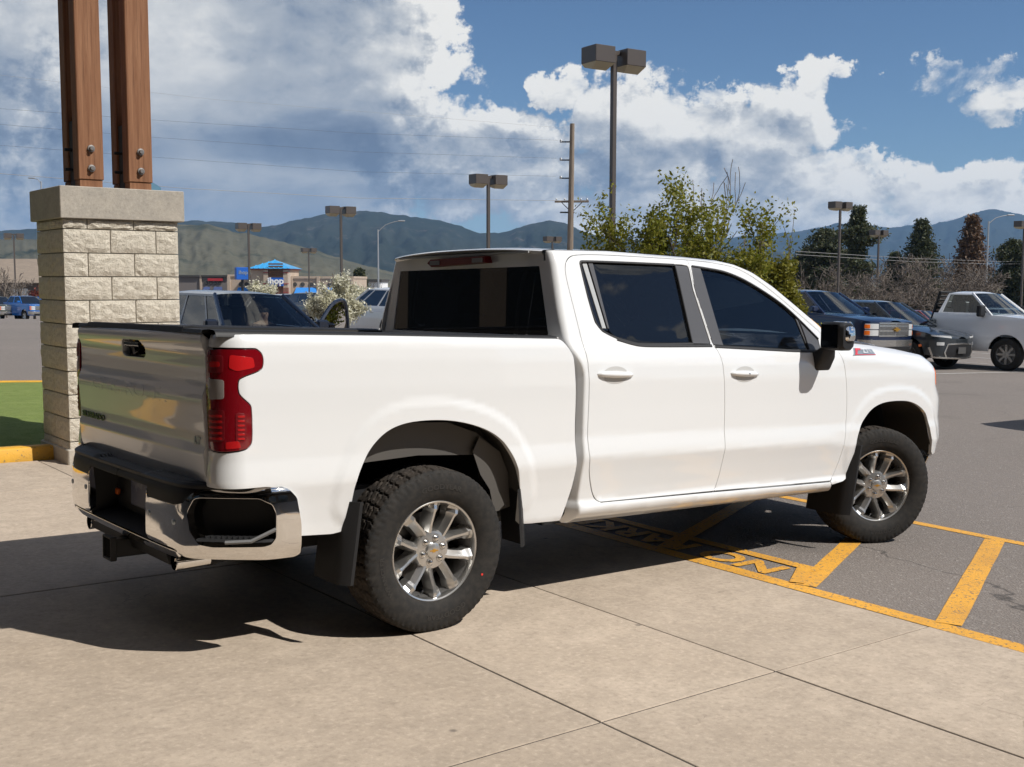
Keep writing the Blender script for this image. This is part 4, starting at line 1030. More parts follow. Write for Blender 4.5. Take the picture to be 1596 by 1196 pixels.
# --- fender badge
def badge():
    bd = panel('off_road_badge', [(3.285, 1.300), (3.345, 1.352), (3.560, 1.342), (3.560, 1.300)], BS('cab', .004), 'badge_grey', truck, smooth_it=0, er=.001, flange=.004, res=.03)
    panel('badge_slash', [(3.305, 1.303), (3.36, 1.352), (3.43, 1.349), (3.41, 1.334), (3.375, 1.334), (3.345, 1.312), (3.558, 1.309), (3.558, 1.301)], BS('cab', .0065), 'badge_red', bd, smooth_it=0, er=.0006, flange=.002, res=.03)
    V, F = text_mesh('Z71', .036, .0, .001)
    mesh_obj('badge_lettering', [tuple(B1(3.475+v[0]*1.9, 1.329+v[1], 'cab', .0085)) for v in V], F, 'badge_white', bd, False)
badge()

# --- wheels
def tyre_mesh(Rr=.402, w=.272, ri=.243):
    # profile from outer bead over the tread to inner bead: (radius, y) ; y=-w/2 is the outer side
    pr = [(ri-.004, -.098), (ri+.006, -.112), (ri+.02, -.121), (.285, -.1335), (.32, -.1375), (.345, -.1365), (.362, -.1335), (.374, -.1295), (.383, -.125), (.390, -.1195), (.3955, -.113)]
    tread = [(Rr-.0045*(abs(y)/.108)**2.5, y) for y in np.linspace(-.108, .108, 37)]
    pro = pr+tread+[(r, -y) for r, y in pr[::-1]]
    pro = np.array(pro); n = 288; V = []; k = len(pro)
    for j in range(n):
        th = 2*math.pi*j/n
        for i, (r, y) in enumerate(pro):
            q = 0.
            if abs(y) <= .1082 and r > .39:
                # zig-zag grooves and sipes
                zz = .009*math.sin(th*36)+.004*math.sin(th*72+y*40)
                for g in (-.062, -.021, .021, .062):
                    if abs(y-g-zz) < .0045: q = -.009
                ph = (th*36/(2*math.pi)+y*(5.5 if abs(y) < .062 else 2.5)*(1 if y < 0 else -1)) % 1
                if ph < .13: q = min(q, -.008)
                if .48 < ph < .53: q = min(q, -.004)
            elif r > .36:
                ph = (th*36/(2*math.pi)+.2*math.sin(r*260)) % 1
                q = -.0036 if ph < .17 else (.0010 if r > .368 else 0)
                if ph > .58 and ph < .66 and r > .368: q = -.003
            elif .345 < r <= .36: q = .0012 if (th*36/(2*math.pi)) % 1 > .45 else 0.
            rr = r+q if abs(y) <= .1082 and r > .39 else r+q*.5
            yy = y if abs(y) <= .1082 and r > .39 else y+(-1 if y > 0 else 1)*(-q)*.9
            V.append((rr*math.cos(th), yy, rr*math.sin(th)))
    F = [(j*k+i, ((j+1) % n)*k+i, ((j+1) % n)*k+i+1, j*k+i+1) for j in range(n) for i in range(k-1)]
    # flat contact patch
    V = [(a, b, max(c, -.397+.0*abs(b))) for a, b, c in V]
    return V, F
TYRE = None
def wheel(loc, steer=0., flip=False, spin=0., lab=None):
    global TYRE
    w = bpy.data.objects.new('wheel', None); link(w, truck); w.location = loc; w.rotation_euler = (0, 0, steer+(math.pi if flip else 0))
    if TYRE is None:
        V, F = tyre_mesh(); o = mesh_obj('tyre', V, F, 'tread_rubber', w, True, None, 35); TYRE = o.data
        me = o.data; me.materials.append(MATS['rubber'])
        for p in me.polygons:
            c = p.center
            if abs(c.y) > .109: p.material_index = 1
        t = o
    else: t = link(bpy.data.objects.new('tyre', TYRE), w)
    # sidewall lettering
    def arc(txt, size, rad, a0, sx=1.25):
        V, F = text_mesh(txt, size, .0, .001); out = []
        for v in V:
            th = a0-v[0]*sx/rad; r = rad+v[1]; yb = -.1365 if r > .3 else -.1345; out.append((r*math.cos(th), yb-.0022, r*math.sin(th)))
        o = mesh_obj('sidewall_lettering', out, F, mat('raised_rubber', (.034, .031, .028), .62, spec=.35), t, False)
    arc('GOODYEAR', .034, .318, R(-80)); arc('WRANGLER', .030, .318, R(196)); arc('GOODYEAR', .034, .318, R(88))
    # rim barrel
    rim = MB().lathe([(.250, -.099), (.2485, -.108), (.244, -.112), (.237, -.109), (.233, -.098), (.231, -.08)], 72).build('rim', 'alloy', w, True, 40)
    MB().lathe([(.231, -.08), (.222, -.06), (.214, .0), (.212, .11), (.235, .12)], 72).build('barrel', 'alloy_dark', rim, True, 40)
    MB().lathe([(.213, .11), (.12, .10), (.0, .10)], 32).build('barrel_back', 'dark_void', rim)
    MB().lathe([(.17, .03), (.172, .02), (.172, .035), (.06, .035), (.06, .02), (.17, .02)], 40).build('brake_disc', 'brake_metal', rim, True)
    MB().box((.10, .03, .125), (.16, .07, .09), .015, None).build('brake_caliper', 'alloy_dark', rim, True)
    # five pairs of faceted spokes
    for p in range(5):
        a0 = R(2+72*p)+spin; mb = MB()
        for s in (-1, 1):
            G = []
            #       radius, half width, y top, y edge, centre offset
            for (r, hw, yt, ye, co) in ((.060, .025, -.078, -.056, .027), (.092, .0235, -.084, -.059, .0375), (.125, .0215, -.091, -.062, .0450), (.158, .0208, -.098, -.068, .0500), (.180, .0212, -.102, -.074, .0528), (.197, .0295, -.108, -.079, .0552), (.216, .0315, -.101, -.081, .0565), (.236, .0305, -.1035, -.091, .0580)):
                c = s*co; ridge = c+s*hw*.30
                G.append([(r, c-hw*1.25, ye+.045), (r, c-hw, ye), (r, ridge-hw*.42, yt), (r, ridge+hw*.15, yt-.0015), (r, c+hw, ye), (r, c+hw*1.25, ye+.045)])
            ca, sa = math.cos(a0), math.sin(a0)
            G = [[(r*ca-t*sa, y, r*sa+t*ca) for r, t, y in row] for row in G]
            mb.grid(np.array(G)[:, ::-1])
        mb.build('spoke_pair', 'alloy', rim, True, 16)
    MB().lathe([(0, -.083), (.078, -.084), (.092, -.080), (.099, -.066), (.102, -.02)], 30).build('hub', 'alloy', rim, True, 30)
    MB().lathe([(0, -.0985), (.030, -.0975), (.0365, -.0945), (.039, -.088), (.039, -.080)], 30).build('centre_cap', 'alloy', rim, True)
    bt = MB(); q = [(-.022, -.003), (-.008, -.003), (-.010, -.0085), (.007, -.0085), (.009, -.003), (.024, -.003), (.022, .003), (.008, .003), (.010, .0085), (-.007, .0085), (-.009, .003), (-.024, .003)]
    bt.prism(q, -.1000, -.096, 'y'); bt.build('cap_emblem', 'gold', rim)
    for k in range(6):
        th = R(15+60*k)+spin; x, z = .0605*math.cos(th), .0605*math.sin(th)
        MB().lathe([(.0195, -.0845), (.0175, -.0835), (.0175, -.072)], 14, (x, 0, z)).build('lug_seat', 'dark_void', rim, True)
        MB().lathe([(0, -.103), (.006, -.102), (.0105, -.098), (.0115, -.085), (.0115, -.078)], 12, (x, 0, z)).build('lug_nut', 'chrome', rim, True)
    MB().tube([(.07*math.cos(R(-108)+spin)*3.05, -.085, .07*math.sin(R(-108)+spin)*3.05), (.2*math.cos(R(-108)+spin), -.10, .2*math.sin(R(-108)+spin))], .0045, 8).build('valve_stem', 'black_plastic', rim)
    if lab: w['label'] = lab
    return w
STEER = -.381
wheel((0, -.862, .399)); 
cR = np.array([3.745, -.80]); wheel((cR[0]-.062*math.sin(.381), cR[1]-.062*math.cos(.381), .399), STEER, spin=R(6))
wheel((0, .862, .399), 0, True); wheel((3.745, .86, .399), STEER, True)
MB().lathe([(0, -.1382), (.006, -.1382), (.006, -.1372)], 12, (.265*1.0, -.862, .399-.145)).build('chalk_dot', 'red_sticker', truck)

# the body leans a little towards its far side on the springs (wheels stay upright on the pavement)
LEAN = Matrix.Translation((0, -.97, 1.0)) @ Matrix.Rotation(-R(1.25), 4, 'X') @ Matrix.Translation((0, .97, -1.0))
for o in list(truck.children):
    if o.name.split('.')[0] not in ('wheel', 'rear_axle', 'front_axle', 'differential', 'chalk_dot', 'splash_guard'): o.matrix_local = LEAN @ o.matrix_local
# ------------------------------------------------------------------ hills
def hill_mat(name, a, b, patch, rock=None, sc_=.004):
    m = bpy.data.materials.new(name); m.use_nodes = True; t = NT(m.node_tree); bs = t.n['Principled BSDF']
    tc = t.add('ShaderNodeTexCoord').outputs['Object']
    c = t.mix(t.mrange(t.noise(tc, sc_, 5, .6), .35, .65), a, b); c = t.mix(t.mrange(t.noise(tc, sc_*2.1, 6, .62), patch[0], patch[1]), c, patch[2])
    if rock: c = t.mix(t.mrange(t.noise(t.vmath('MULTIPLY', tc, (1, 1, .6)), sc_*2.9, 6, .7), rock[0], rock[1], 0, .85), c, rock[2])
    c = t.mix(t.mrange(t.noise(tc, sc_*22, 4, .7), .45, .7, 0, .5), c, tuple(q*.55 for q in a))
    t.l.new(c, bs.inputs['Base Color']); bs.inputs['Roughness'].default_value = .95; bs.inputs['Specular IOR Level'].default_value = .05
    MATS[name] = m
hill_mat('grass_hill', (.085, .083, .060), (.115, .108, .078), (.56, .68, (.030, .040, .032)), None, .006)  # base colours darkened to carry the cloud shadow lying on this hillside
hill_mat('forest_hill', (.018, .026, .022), (.034, .040, .032), (.58, .72, (.06, .06, .048)), (.57, .70, (.15, .125, .11)), .0045)  # blue green base colours take over part of the haze blue
hill_mat('far_hill', (.016, .024, .024), (.028, .036, .034), (.62, .72, (.05, .05, .045)), None, .0016)  # some of the haze blue is in these base colours too
from mathutils import noise as mnoise
def ridge(name, sil, depth, m, seed, near=.62, amp=.05, label=None, snow=None, nj=54):
    rnd = np.random.RandomState(seed); xs = np.array([p[0] for p in sil]); ys = np.array([p[1] for p in sil]); nx = 330
    px = np.linspace(xs[0], xs[-1], nx); py = np.interp(px, xs, ys)
    ph = rnd.rand(8)*6.28; fr = np.array([.013, .021, .034, .055, .09, .14, .22, .36]); jit = sum(np.sin(px*f+p)*w for f, p, w in zip(fr, ph, (2.2, 1.8, 1.4, 1.1, .8, .6, .5, .4)))
    py = py+jit*.45
    nz = lambda a, b, f: mnoise.fractal(Vector((a*f+seed*7.3, b*f, seed*1.7)), .8, 2.1, 6)
    py = py-np.array([1.6*nz(q, 0., .045)+1.1*abs(nz(q, 5., .25)) for q in px])
    G = np.zeros((nx, nj+4, 3))
    for i in range(nx):
        top = at(px[i], py[i], depth); base = at(px[i], 600, depth*near); zb = -14.
        for j in range(nj+1):
            k = j/nj; d = depth*(near+(1-near)*k); P = at(px[i], 600, d)
            g = .5+.5*math.sin(px[i]*.06+seed+3.1*math.sin(k*4+px[i]*.011)); g2 = .5+.5*math.sin(px[i]*.17+seed*2+5*k)
            rg = abs(nz(px[i], k*90, .022)); r2 = nz(px[i], k*150, .07); h = (k**1.2)*(1-amp*2.2*(.25*g+1.5*rg+.5*r2)*math.sin(math.pi*min(1, k*1.02))**.8); G[i, j] = (P[0], P[1], zb+(top[2]-zb)*h)
        for j, (dd, zz) in enumerate(((1.05, .8), (1.15, .4), (1.3, 0.))):
            P = at(px[i], 600, depth*dd); G[i, nj+1+j] = (P[0], P[1], zb+(top[2]-zb)*zz)
    o = MB().grid(G).build(name, m, None, True, 180); return kind(o, 'structure', label)
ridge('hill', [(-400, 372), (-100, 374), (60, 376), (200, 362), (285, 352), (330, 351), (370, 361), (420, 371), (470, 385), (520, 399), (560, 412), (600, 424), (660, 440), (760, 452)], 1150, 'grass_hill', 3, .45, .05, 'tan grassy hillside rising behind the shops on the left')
ridge('mountain', [(-500, 352), (0, 360), (60, 357), (285, 349), (340, 346), (380, 350), (420, 354), (440, 350), (480, 340), (520, 334), (560, 331), (600, 333), (640, 340), (690, 346), (720, 355), (745, 363), (775, 366), (800, 360), (830, 350), (850, 346), (880, 351), (905, 362), (960, 372), (1040, 380), (1200, 395), (1350, 420)], 3000, 'forest_hill', 5, .5, .09, 'dark forested mountain ridge with rocky slopes behind the lot')
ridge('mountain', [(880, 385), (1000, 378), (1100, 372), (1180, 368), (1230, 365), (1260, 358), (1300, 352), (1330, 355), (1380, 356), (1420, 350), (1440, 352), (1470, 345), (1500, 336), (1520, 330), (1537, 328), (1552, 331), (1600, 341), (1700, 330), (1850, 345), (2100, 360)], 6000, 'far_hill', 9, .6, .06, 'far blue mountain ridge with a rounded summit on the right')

# ------------------------------------------------------------------ parking lot lamps
mat('bronze', (.075, .060, .050), .42, metal=.0, spec=.5, coat=.15)
mat('lamp_lens', (.46, .39, .26), .35)
mat('galvanised', (.42, .43, .44), .45, metal=.6)
mat('wood_pole', (.24, .19, .145), .9, var=[(9, .4, .7, (.15, .115, .085, 1), (1, 1, .1))])
mat('wire', (.08, .08, .085), .6)
mat('wire_pale', (.30, .29, .28), .5)
def lot_lamp(px, ptop, depth, rz, label, far=False):
    top = at(px, ptop, depth); zb = float(gz(top[0], top[1])); H = top[2]-zb
    t = thing('parking_lamp', label, 'lamp post', (top[0], top[1], zb), rz, 'parking lot lamp posts')
    MB().box((0, 0, .3), (.5, .5, .6), .04).build('footing', 'concrete', t)
    MB().box((0, 0, H/2-.05), (.135, .135, H-.1), .008).build('pole', 'bronze', t)
    MB().box((0, 0, H-.10), (.36, .10, .12), .01).build('arm', 'bronze', t)
    for s in (-1, 1):
        c = s*.53; w = .30
        b = MB(); b.box((c, 0, H-.22), (.66, .66, .44), .012); h = b.build('lamp_head', 'bronze', t)
        z0 = H-.44; z1 = H-.61; k = MB()
        k.add([(c-.32, -.32, z0), (c+.32, -.32, z0), (c+.32, .32, z0), (c-.32, .32, z0), (c+s*.02-.24, -.05, z1), (c+s*.02+.24, -.05, z1), (c+.26, .27, z1+.08), (c-.26, .27, z1+.08)], [(0, 1, 5, 4), (1, 2, 6, 5), (2, 3, 7, 6), (3, 0, 4, 7), (7, 6, 5, 4)])
        k.build('lens', 'lamp_lens', h)
    return t
YAW0 = -.667907
LA = [(957, 77, 30.5, 'tall brown twin headed lamp post rising above the pickup roof'), (761, 273, 52, 'brown twin headed lamp post behind the rear edge of the pickup roof'), (531, 322, 67, 'brown twin headed lamp post beside the white flowering tree'),
      (387, 348, 80, 'brown twin headed lamp post next to the blue pylon sign'), (481, 387, 130, 'small far twin headed lamp post in front of the blue awnings'), (21, 364, 106, 'brown twin headed lamp post left of the stone column'),
      (861, 369, 106, 'low far twin headed lamp post left of the utility pole'), (1310, 315, 76, 'brown twin headed lamp post in front of the tall pine'), (1370, 359, 97, 'brown twin headed lamp post among the bare trees on the right'), (1597, 345, 84, 'brown twin headed lamp post cut off by the right edge'), (1190, 376, 112, 'far twin headed lamp post half hidden by the green tree')]
for px, pt, d, lab in LA: lot_lamp(px, pt, d, YAW0+R(33), lab)

def street_lamp(px, ptop, depth, arm, label, rise=.9):
    top = at(px, ptop, depth); zb = float(gz(top[0], top[1])); H = top[2]-zb
    t = thing('street_lamp', label, 'street lamp', (top[0], top[1], zb), YAW0, 'grey street lamps on the road')
    MB().tube([(0, 0, 0), (0, 0, H)], [.11, .075], 10).build('pole', 'galvanised', t, True)
    MB().tube([(0, 0, H-.25), (arm*.35, 0, H+rise*.55), (arm*.75, 0, H+rise*.9), (arm, 0, H+rise)], .04, 8).build('arm', 'galvanised', t, True)
    MB().box((arm*1.08, 0, H+rise), (.75, .26, .14), .05).build('lamp_head', 'galvanised', t, True)
street_lamp(589, 358, 118, 2.3, 'grey street lamp with curved arm in front of the mountain'); street_lamp(1541, 345, 112, 2.0, 'grey street lamp with curved arm behind the white work truck', .6)
street_lamp(64, 283, 120, -.9, 'grey street lamp peeping over the stone cap', .35)

# utility pole and its lines
def utility_pole():
    d = 62.; top = at(892, 193, d); bx, by = top[0], top[1]; zb = float(gz(bx, by)); H = top[2]-zb
    t = thing('utility_pole', 'weathered wooden utility pole with side arms and a crossarm', 'utility pole', (bx, by, zb), YAW0)
    MB().tube([(-.12, 0, 0), (-.06, 0, H*.5), (0, 0, H)], [.20, .17, .13], 10).build('pole', 'wood_pole', t, True)
    for k, z in enumerate((28, 56, 84)):
        zz = H-z*d/FPX; o = MB(); o.box((-.36, 0, zz), (.62, .07, .07), .01); a = o.build('side_arm', 'black_steel', t); MB().lathe([(.05, -.08), (.075, -.03), (.05, 0), (.075, .03), (.05, .08)], 10, (-.62, 0, zz+.04), 'z').build('insulator', 'galvanised', a, True)
    zc = H-120*d/FPX; MB().box((.0, .02, zc), (1.9, .10, .12), .01, [[.99, .1, 0], [-.1, .99, 0], [0, 0, 1]]).build('crossarm', 'wood_pole', t)
    for s in (-1, 1): MB().tube([(0, 0, zc-.6), (s*.6, 0, zc-.02)], .025, 6).build('brace', 'black_steel', t)
    for x in (-.85, -.4, .5, .85): MB().lathe([(.03, -.05), (.05, 0), (.03, .06)], 8, (x, 0, zc+.12), 'z').build('insulator', 'galvanised', t, True)
    MB().box((-.25, 0, H-137*d/FPX), (.8, .08, .08), .01).build('lower_arm', 'black_steel', t)
    return t
utility_pole()
def power_line(pts, r, m, label, d=62.):
    P = [at(x, y, dd) for x, y, dd in pts]; n = 28; Q = []
    for a, b in zip(P[:-1], P[1:]):
        for k in range(n): Q.append(a+(b-a)*k/n-np.array([0, 0, 1.])*.0)
    Q.append(P[-1]); Q = chaikin(Q, 1, False)
    o = MB().tube(Q, r, 5, False).build('power_line', m, None, True, 80); tag(o, label, 'power line', 'overhead power lines')
W4 = [('highest', [(-60, 165, 46), (250, 188, 50), (560, 208, 56), (870, 219, 62)], .005, 'wire'), ('second', [(-60, 189, 46), (250, 215, 50), (560, 237, 56), (868, 247, 62)], .005, 'wire'), ('third', [(-60, 222, 46), (250, 246, 50), (560, 268, 56), (866, 275, 62)], .005, 'wire'),
      ('lowest pale', [(-60, 266, 46), (290, 294, 50), (560, 309, 56), (880, 313, 62)], .011, 'wire_pale'), ('topmost faint', [(-60, 110, 40), (92, 128, 42), (330, 155, 48), (880, 200, 62)], .004, 'wire_pale')]
for nm, pts, r, m in W4: power_line(pts, r, m, nm+' overhead line running left from the utility pole')
for k, (y0, y1, y2) in enumerate(((392, 403, 408), (397, 408, 412))): power_line([(1240, y0, 100), (1420, y1, 110), (1560, y2, 118), (1700, y2-2, 122)], .02, 'wire_pale', ('upper', 'lower')[k]+' pale cable crossing the bare trees on the right')

# ------------------------------------------------------------------ trees
mat('bark', (.075, .058, .045), .95, var=[(6, .4, .7, (.12, .095, .075, 1), (1, 1, .2))], bump=[(25, .01)])
mat('bark_pale', (.17, .14, .115), .95, var=[(6, .4, .7, (.10, .08, .065, 1))])
def leaf_mat(name, a, b, c, tr=.35):
    m = bpy.data.materials.new(name); m.use_nodes = True; t = NT(m.node_tree); bs = t.n['Principled BSDF']; out = t.n['Material Output']
    oi = t.add('ShaderNodeNewGeometry'); rnd = oi.outputs['Random Per Island']
    col = t.ramp(rnd, [(0., a), (.5, b), (1., c)]); t.l.new(col, bs.inputs['Base Color']); bs.inputs['Roughness'].default_value = .55; bs.inputs['Specular IOR Level'].default_value = .3
    tl = t.add('ShaderNodeBsdfTranslucent'); t.l.new(col, tl.inputs[0]); mx = t.add('ShaderNodeMixShader'); mx.inputs[0].default_value = tr
    t.l.new(bs.outputs[0], mx.inputs[1]); t.l.new(tl.outputs[0], mx.inputs[2]); t.l.new(mx.outputs[0], out.inputs[0]); MATS[name] = m
leaf_mat('spring_leaf', (.13, .15, .012), (.20, .20, .022), (.28, .255, .04), .45)
leaf_mat('yellow_leaf', (.15, .15, .016), (.20, .185, .02), (.25, .22, .035))
leaf_mat('pine_needle', (.036, .048, .020), (.062, .072, .030), (.095, .095, .044), .25)
leaf_mat('larch_needle', (.13, .075, .04), (.16, .09, .05), (.09, .065, .035), .2)
leaf_mat('blossom', (.60, .56, .42), (.70, .68, .56), (.50, .48, .30), .3)
leaf_mat('red_leaf', (.16, .03, .025), (.22, .05, .03), (.10, .03, .02))
def leaves(mb, P, size, rnd, n=1, flat=.5):
    for _ in range(n): mb.V.append((P[0], P[1], P[2], size))
def leaf_quads(mb, rnd):
    C = np.array(mb.V); n = len(C); a = rnd.normal(size=(n, 3)); a /= np.linalg.norm(a, axis=1)[:, None]; b = np.cross(a, rnd.normal(size=(n, 3))); b /= np.linalg.norm(b, axis=1)[:, None]; s = (C[:, 3]*rnd.uniform(.6, 1.25, n))[:, None]; c = C[:, :3]+rnd.normal(size=(n, 3))*.02
    V = np.stack([c-a*s*.5, c+b*s*.28, c+a*s*.55, c-b*s*.28], 1).reshape(-1, 3); return V, np.arange(4*n).reshape(-1, 4).tolist()
def grow(rnd, p, d, L, r, lvl, out, up=.15, spread=.7, kids=(2, 4), shrink=.68):
    n = 4; pts = [p]; rad = [r]
    for k in range(n):
        d = d+rnd.normal(size=3)*.16+np.array([0, 0, up*.25]); d /= np.linalg.norm(d); p = p+d*L/n; pts.append(p); rad.append(r*(1-.45*(k+1)/n))
    out.append((pts, rad, lvl))
    if lvl > 0:
        for _ in range(rnd.randint(*kids)):
            i = rnd.randint(1, n+1); v = rnd.normal(size=3); v -= d*(v @ d); v /= np.linalg.norm(v); nd = d*(1-spread*.5)+v*spread+np.array([0, 0, up]); nd /= np.linalg.norm(nd)
            grow(rnd, pts[i], nd, L*shrink*rnd.uniform(.75, 1.15), rad[i]*.62, lvl-1, out, up, spread, kids, shrink)
def tree(name, label, base, H, seed, lm, leaf=.12, lv=4, per=7, spread=.75, up=.2, kids=(3, 5), bark='bark', group=None, rx=1., trunk=.12, stems=None, cat='tree', shrink=.68, L0=.42):
    rnd = np.random.RandomState(seed); t = thing(name, label, cat, base, 0, group); out = []; d_ = float(np.linalg.norm(np.array(base)-CAM))
    for (dx, dy, hh) in (stems or [(0, 0, 1.)]): grow(rnd, np.array([dx*.3, dy*.3, -.05]), np.array([dx*.6, dy*.6, 1.]), H*L0*hh, trunk*hh, lv, out, up, spread, kids, shrink)
    tr = MB(); cr = MB()
    allp = np.array([p for pts, _, _ in out for p in pts]); zs = H/np.percentile(allp[:, 2], 99.7)
    for pts, rad, l in out:
        P = [np.array([q[0]*rx, q[1]*rx, q[2]*zs]) for q in pts]
        if max(rad) > .004 or not lm: tr.tube(P, [max(q, .006 if lm else .02*min(1, d_/60)) for q in rad], 6 if l > 1 else 3, False)
        if lm and l <= 1:
            for a, b in zip(P[:-1], P[1:]):
                cr.V += [(*p_, leaf) for p_ in (a+(b-a)*rnd.rand(per, 1)+rnd.normal(size=(per, 3))*leaf*.75).tolist()]
    tr.build('trunk', bark, t, True, 60)
    if lm: mesh_obj('crown', *leaf_quads(cr, rnd), lm, t, False)
    return t
# young green tree right behind the pickup: several upright shoots
gb = ground_at(1078, 22.); tree('leafy_tree', 'young green spring tree with upright shoots behind the pickup roof', gb, 3.75, 21, 'spring_leaf', .082, 4, 7, .62, .34, (3, 5), rx=1.55, trunk=.07, stems=[(-.75, .1, .86), (-.35, -.2, .95), (-.05, .2, 1.08), (.3, -.1, .98), (.6, .15, .82), (-1.1, 0, .6)], L0=.40)
gb = ground_at(1198, 24.); tree('leafy_tree', 'small yellow green tree with one thin leader beside the windscreen pillar', gb, 2.55, 34, 'yellow_leaf', .085, 4, 9, .7, .22, (3, 5), rx=.78, trunk=.05, stems=[(-.15, .1, .8), (.3, -.1, .75), (.12, 0, .7)], L0=.42)
gb = ground_at(1226, 24.5); tree('sapling', 'thin sapling shoot standing above the yellow green tree', gb, 3.55, 12, 'spring_leaf', .10, 1, 9, .3, .5, (4, 6), rx=.55, trunk=.03, L0=.95)
gb = ground_at(1118, 23.); tree('bare_sapling', 'leafless grey sapling standing inside the green tree', gb, 4.3, 8, None, .1, 3, 1, .42, .45, (3, 5), trunk=.035, rx=.8, bark='bark_pale', L0=.5)
# flowering pears
for (px, d, pt, sd, lab) in ((524, 34, 432, 5, 'white flowering tree behind the open car door'), (407, 47, 444, 6, 'white flowering tree low in front of the restaurant tower'), (566, 60, 450, 9, 'small white blossoming tree beside the white sport utility')):
    b = ground_at(px, d); H = at(px, pt, d)[2]-b[2]; tree('flowering_tree', lab, b, H, sd, 'blossom', .085 if d < 40 else .12, 3, 17, .6, .35, (4, 6), rx=1.0, trunk=.05, group='white flowering trees', stems=[(-.4, .1, .9), (.4, 0, .9), (0, 0, 1.05)])
def conifer(label, px, ptop, pw, d, seed, lm='pine_needle', shape='cone', bare=.12, dens=1.):
    rnd = np.random.RandomState(seed); top = at(px, ptop, d); zb = float(gz(top[0], top[1])); H = top[2]-zb; W = pw*d/FPX/2*1.22
    t = thing('conifer', label, 'tree', (top[0], top[1], zb), rnd.rand()*6, 'trees beyond the parking lot')
    tr = MB().tube([(0, 0, -.1), (0, 0, H*.5), (0, 0, H*.98)], [.26, .18, .05], 8); cr = MB(); n = int(74*dens)
    for k in range(n):
        f = bare+(1-bare)*((k+.5)/n); z = H*f
        if shape == 'cone': rr = W*(1-f)**.8*1.15
        elif shape == 'round': rr = W*math.sqrt(max(0, 1-((f-.55)/.47)**2))*1.05
        else: rr = W*(.55+.45*math.sin(f*23+seed))*(1 if f < .8 else (1-f)/.2)**.6
        for b in range(rnd.randint(4, 7)):
            a = rnd.rand()*6.283; L = rr*rnd.uniform(.55, 1.1); e = np.array([math.cos(a)*L, math.sin(a)*L, z-.10*L+rnd.uniform(-.2, .35)]); s = np.array([0, 0, z])
            tr.tube([s, e], [.05, .02], 3, False)
            for q in np.linspace(.25, 1, 5):
                c = s+(e-s)*q; cr.V += [(*p_, .33) for p_ in (c+rnd.normal(size=(8, 3))*np.array([.3, .3, .16])).tolist()]
    tr.build('trunk', 'bark', t, True, 60); mesh_obj('crown', *leaf_quads(cr, rnd), lm, t, False)
conifer('dark round topped pine at the left end of the tree line', 1288, 360, 78, 125, 1, shape='round', dens=1.2); conifer('dark bushy evergreen half hidden behind the lamp post', 1262, 392, 62, 128, 17, shape='round')
conifer('tall thin pine with a bare trunk showing', 1338, 326, 72, 118, 2, shape='pine', bare=.30)
conifer('broad pointed conifer in the middle of the tree line', 1437, 347, 100, 130, 3, shape='cone', dens=1.4); conifer('reddish brown larch left of the grey street lamp', 1516, 340, 84, 124, 4, 'larch_needle', 'cone')
conifer('dark evergreen at the right edge of the picture', 1580, 378, 80, 120, 6, shape='pine', bare=.1, dens=1.3); conifer('short evergreen in front of the broad conifer', 1395, 398, 54, 133, 8, shape='cone'); conifer('small dark evergreen behind the restaurant', 560, 423, 26, 165, 9, shape='cone')
conifer('dark evergreen cut off by the right edge', 1622, 362, 70, 116, 13, shape='cone')
for k, (px, ptop, d) in enumerate(((1268, 415, 95), (1340, 412, 98), (1398, 400, 100), (1418, 405, 92), (1464, 398, 102), (1490, 405, 96), (1548, 404, 100), (1575, 410, 94), (1365, 425, 90), (1526, 418, 90))):
    top = at(px, ptop, d); zb = float(gz(top[0], top[1])); labs = ['leafless brown tree below the dark round pine', 'leafless brown tree under the tall thin pine', 'leafless brown tree beside the short evergreen', 'leafless brown tree left of the broad conifer', 'leafless brown tree right of the broad conifer', 'leafless brown tree left of the larch', 'leafless brown tree under the grey street lamp', 'leafless brown tree above the white work truck hood', 'low leafless bush behind the blue pickup roof', 'low leafless bush above the white work truck roof']
    tree('bare_tree', labs[k], (top[0], top[1], zb), top[2]-zb, 40+k, None, .1, 5, 1, .8, .18, (3, 5), bark='bark_pale', group='leafless trees beyond the lot', trunk=.11, rx=1.25, shrink=.72)
for k, (px, ptop, d) in enumerate(((8, 418, 96), (33, 420, 99), (515, 425, 128), (598, 440, 140))):
    top = at(px, ptop, d); zb = float(gz(top[0], top[1])); tree('bare_tree', ['leafless tree by the far left edge', 'leafless tree behind the bright blue pickup', 'leafless tree in front of the blue awnings', 'small leafless tree beside the white shed'][k], (top[0], top[1], zb), top[2]-zb, 60+k, None, .1, 4, 1, .8, .2, (3, 5), bark='bark_pale', trunk=.08)
b = ground_at(58, 92); tree('red_shrub', 'dark red leafed shrub beside the bright blue pickup', b, 2.6, 71, 'red_leaf', .2, 3, 6, .8, .2, cat='shrub')
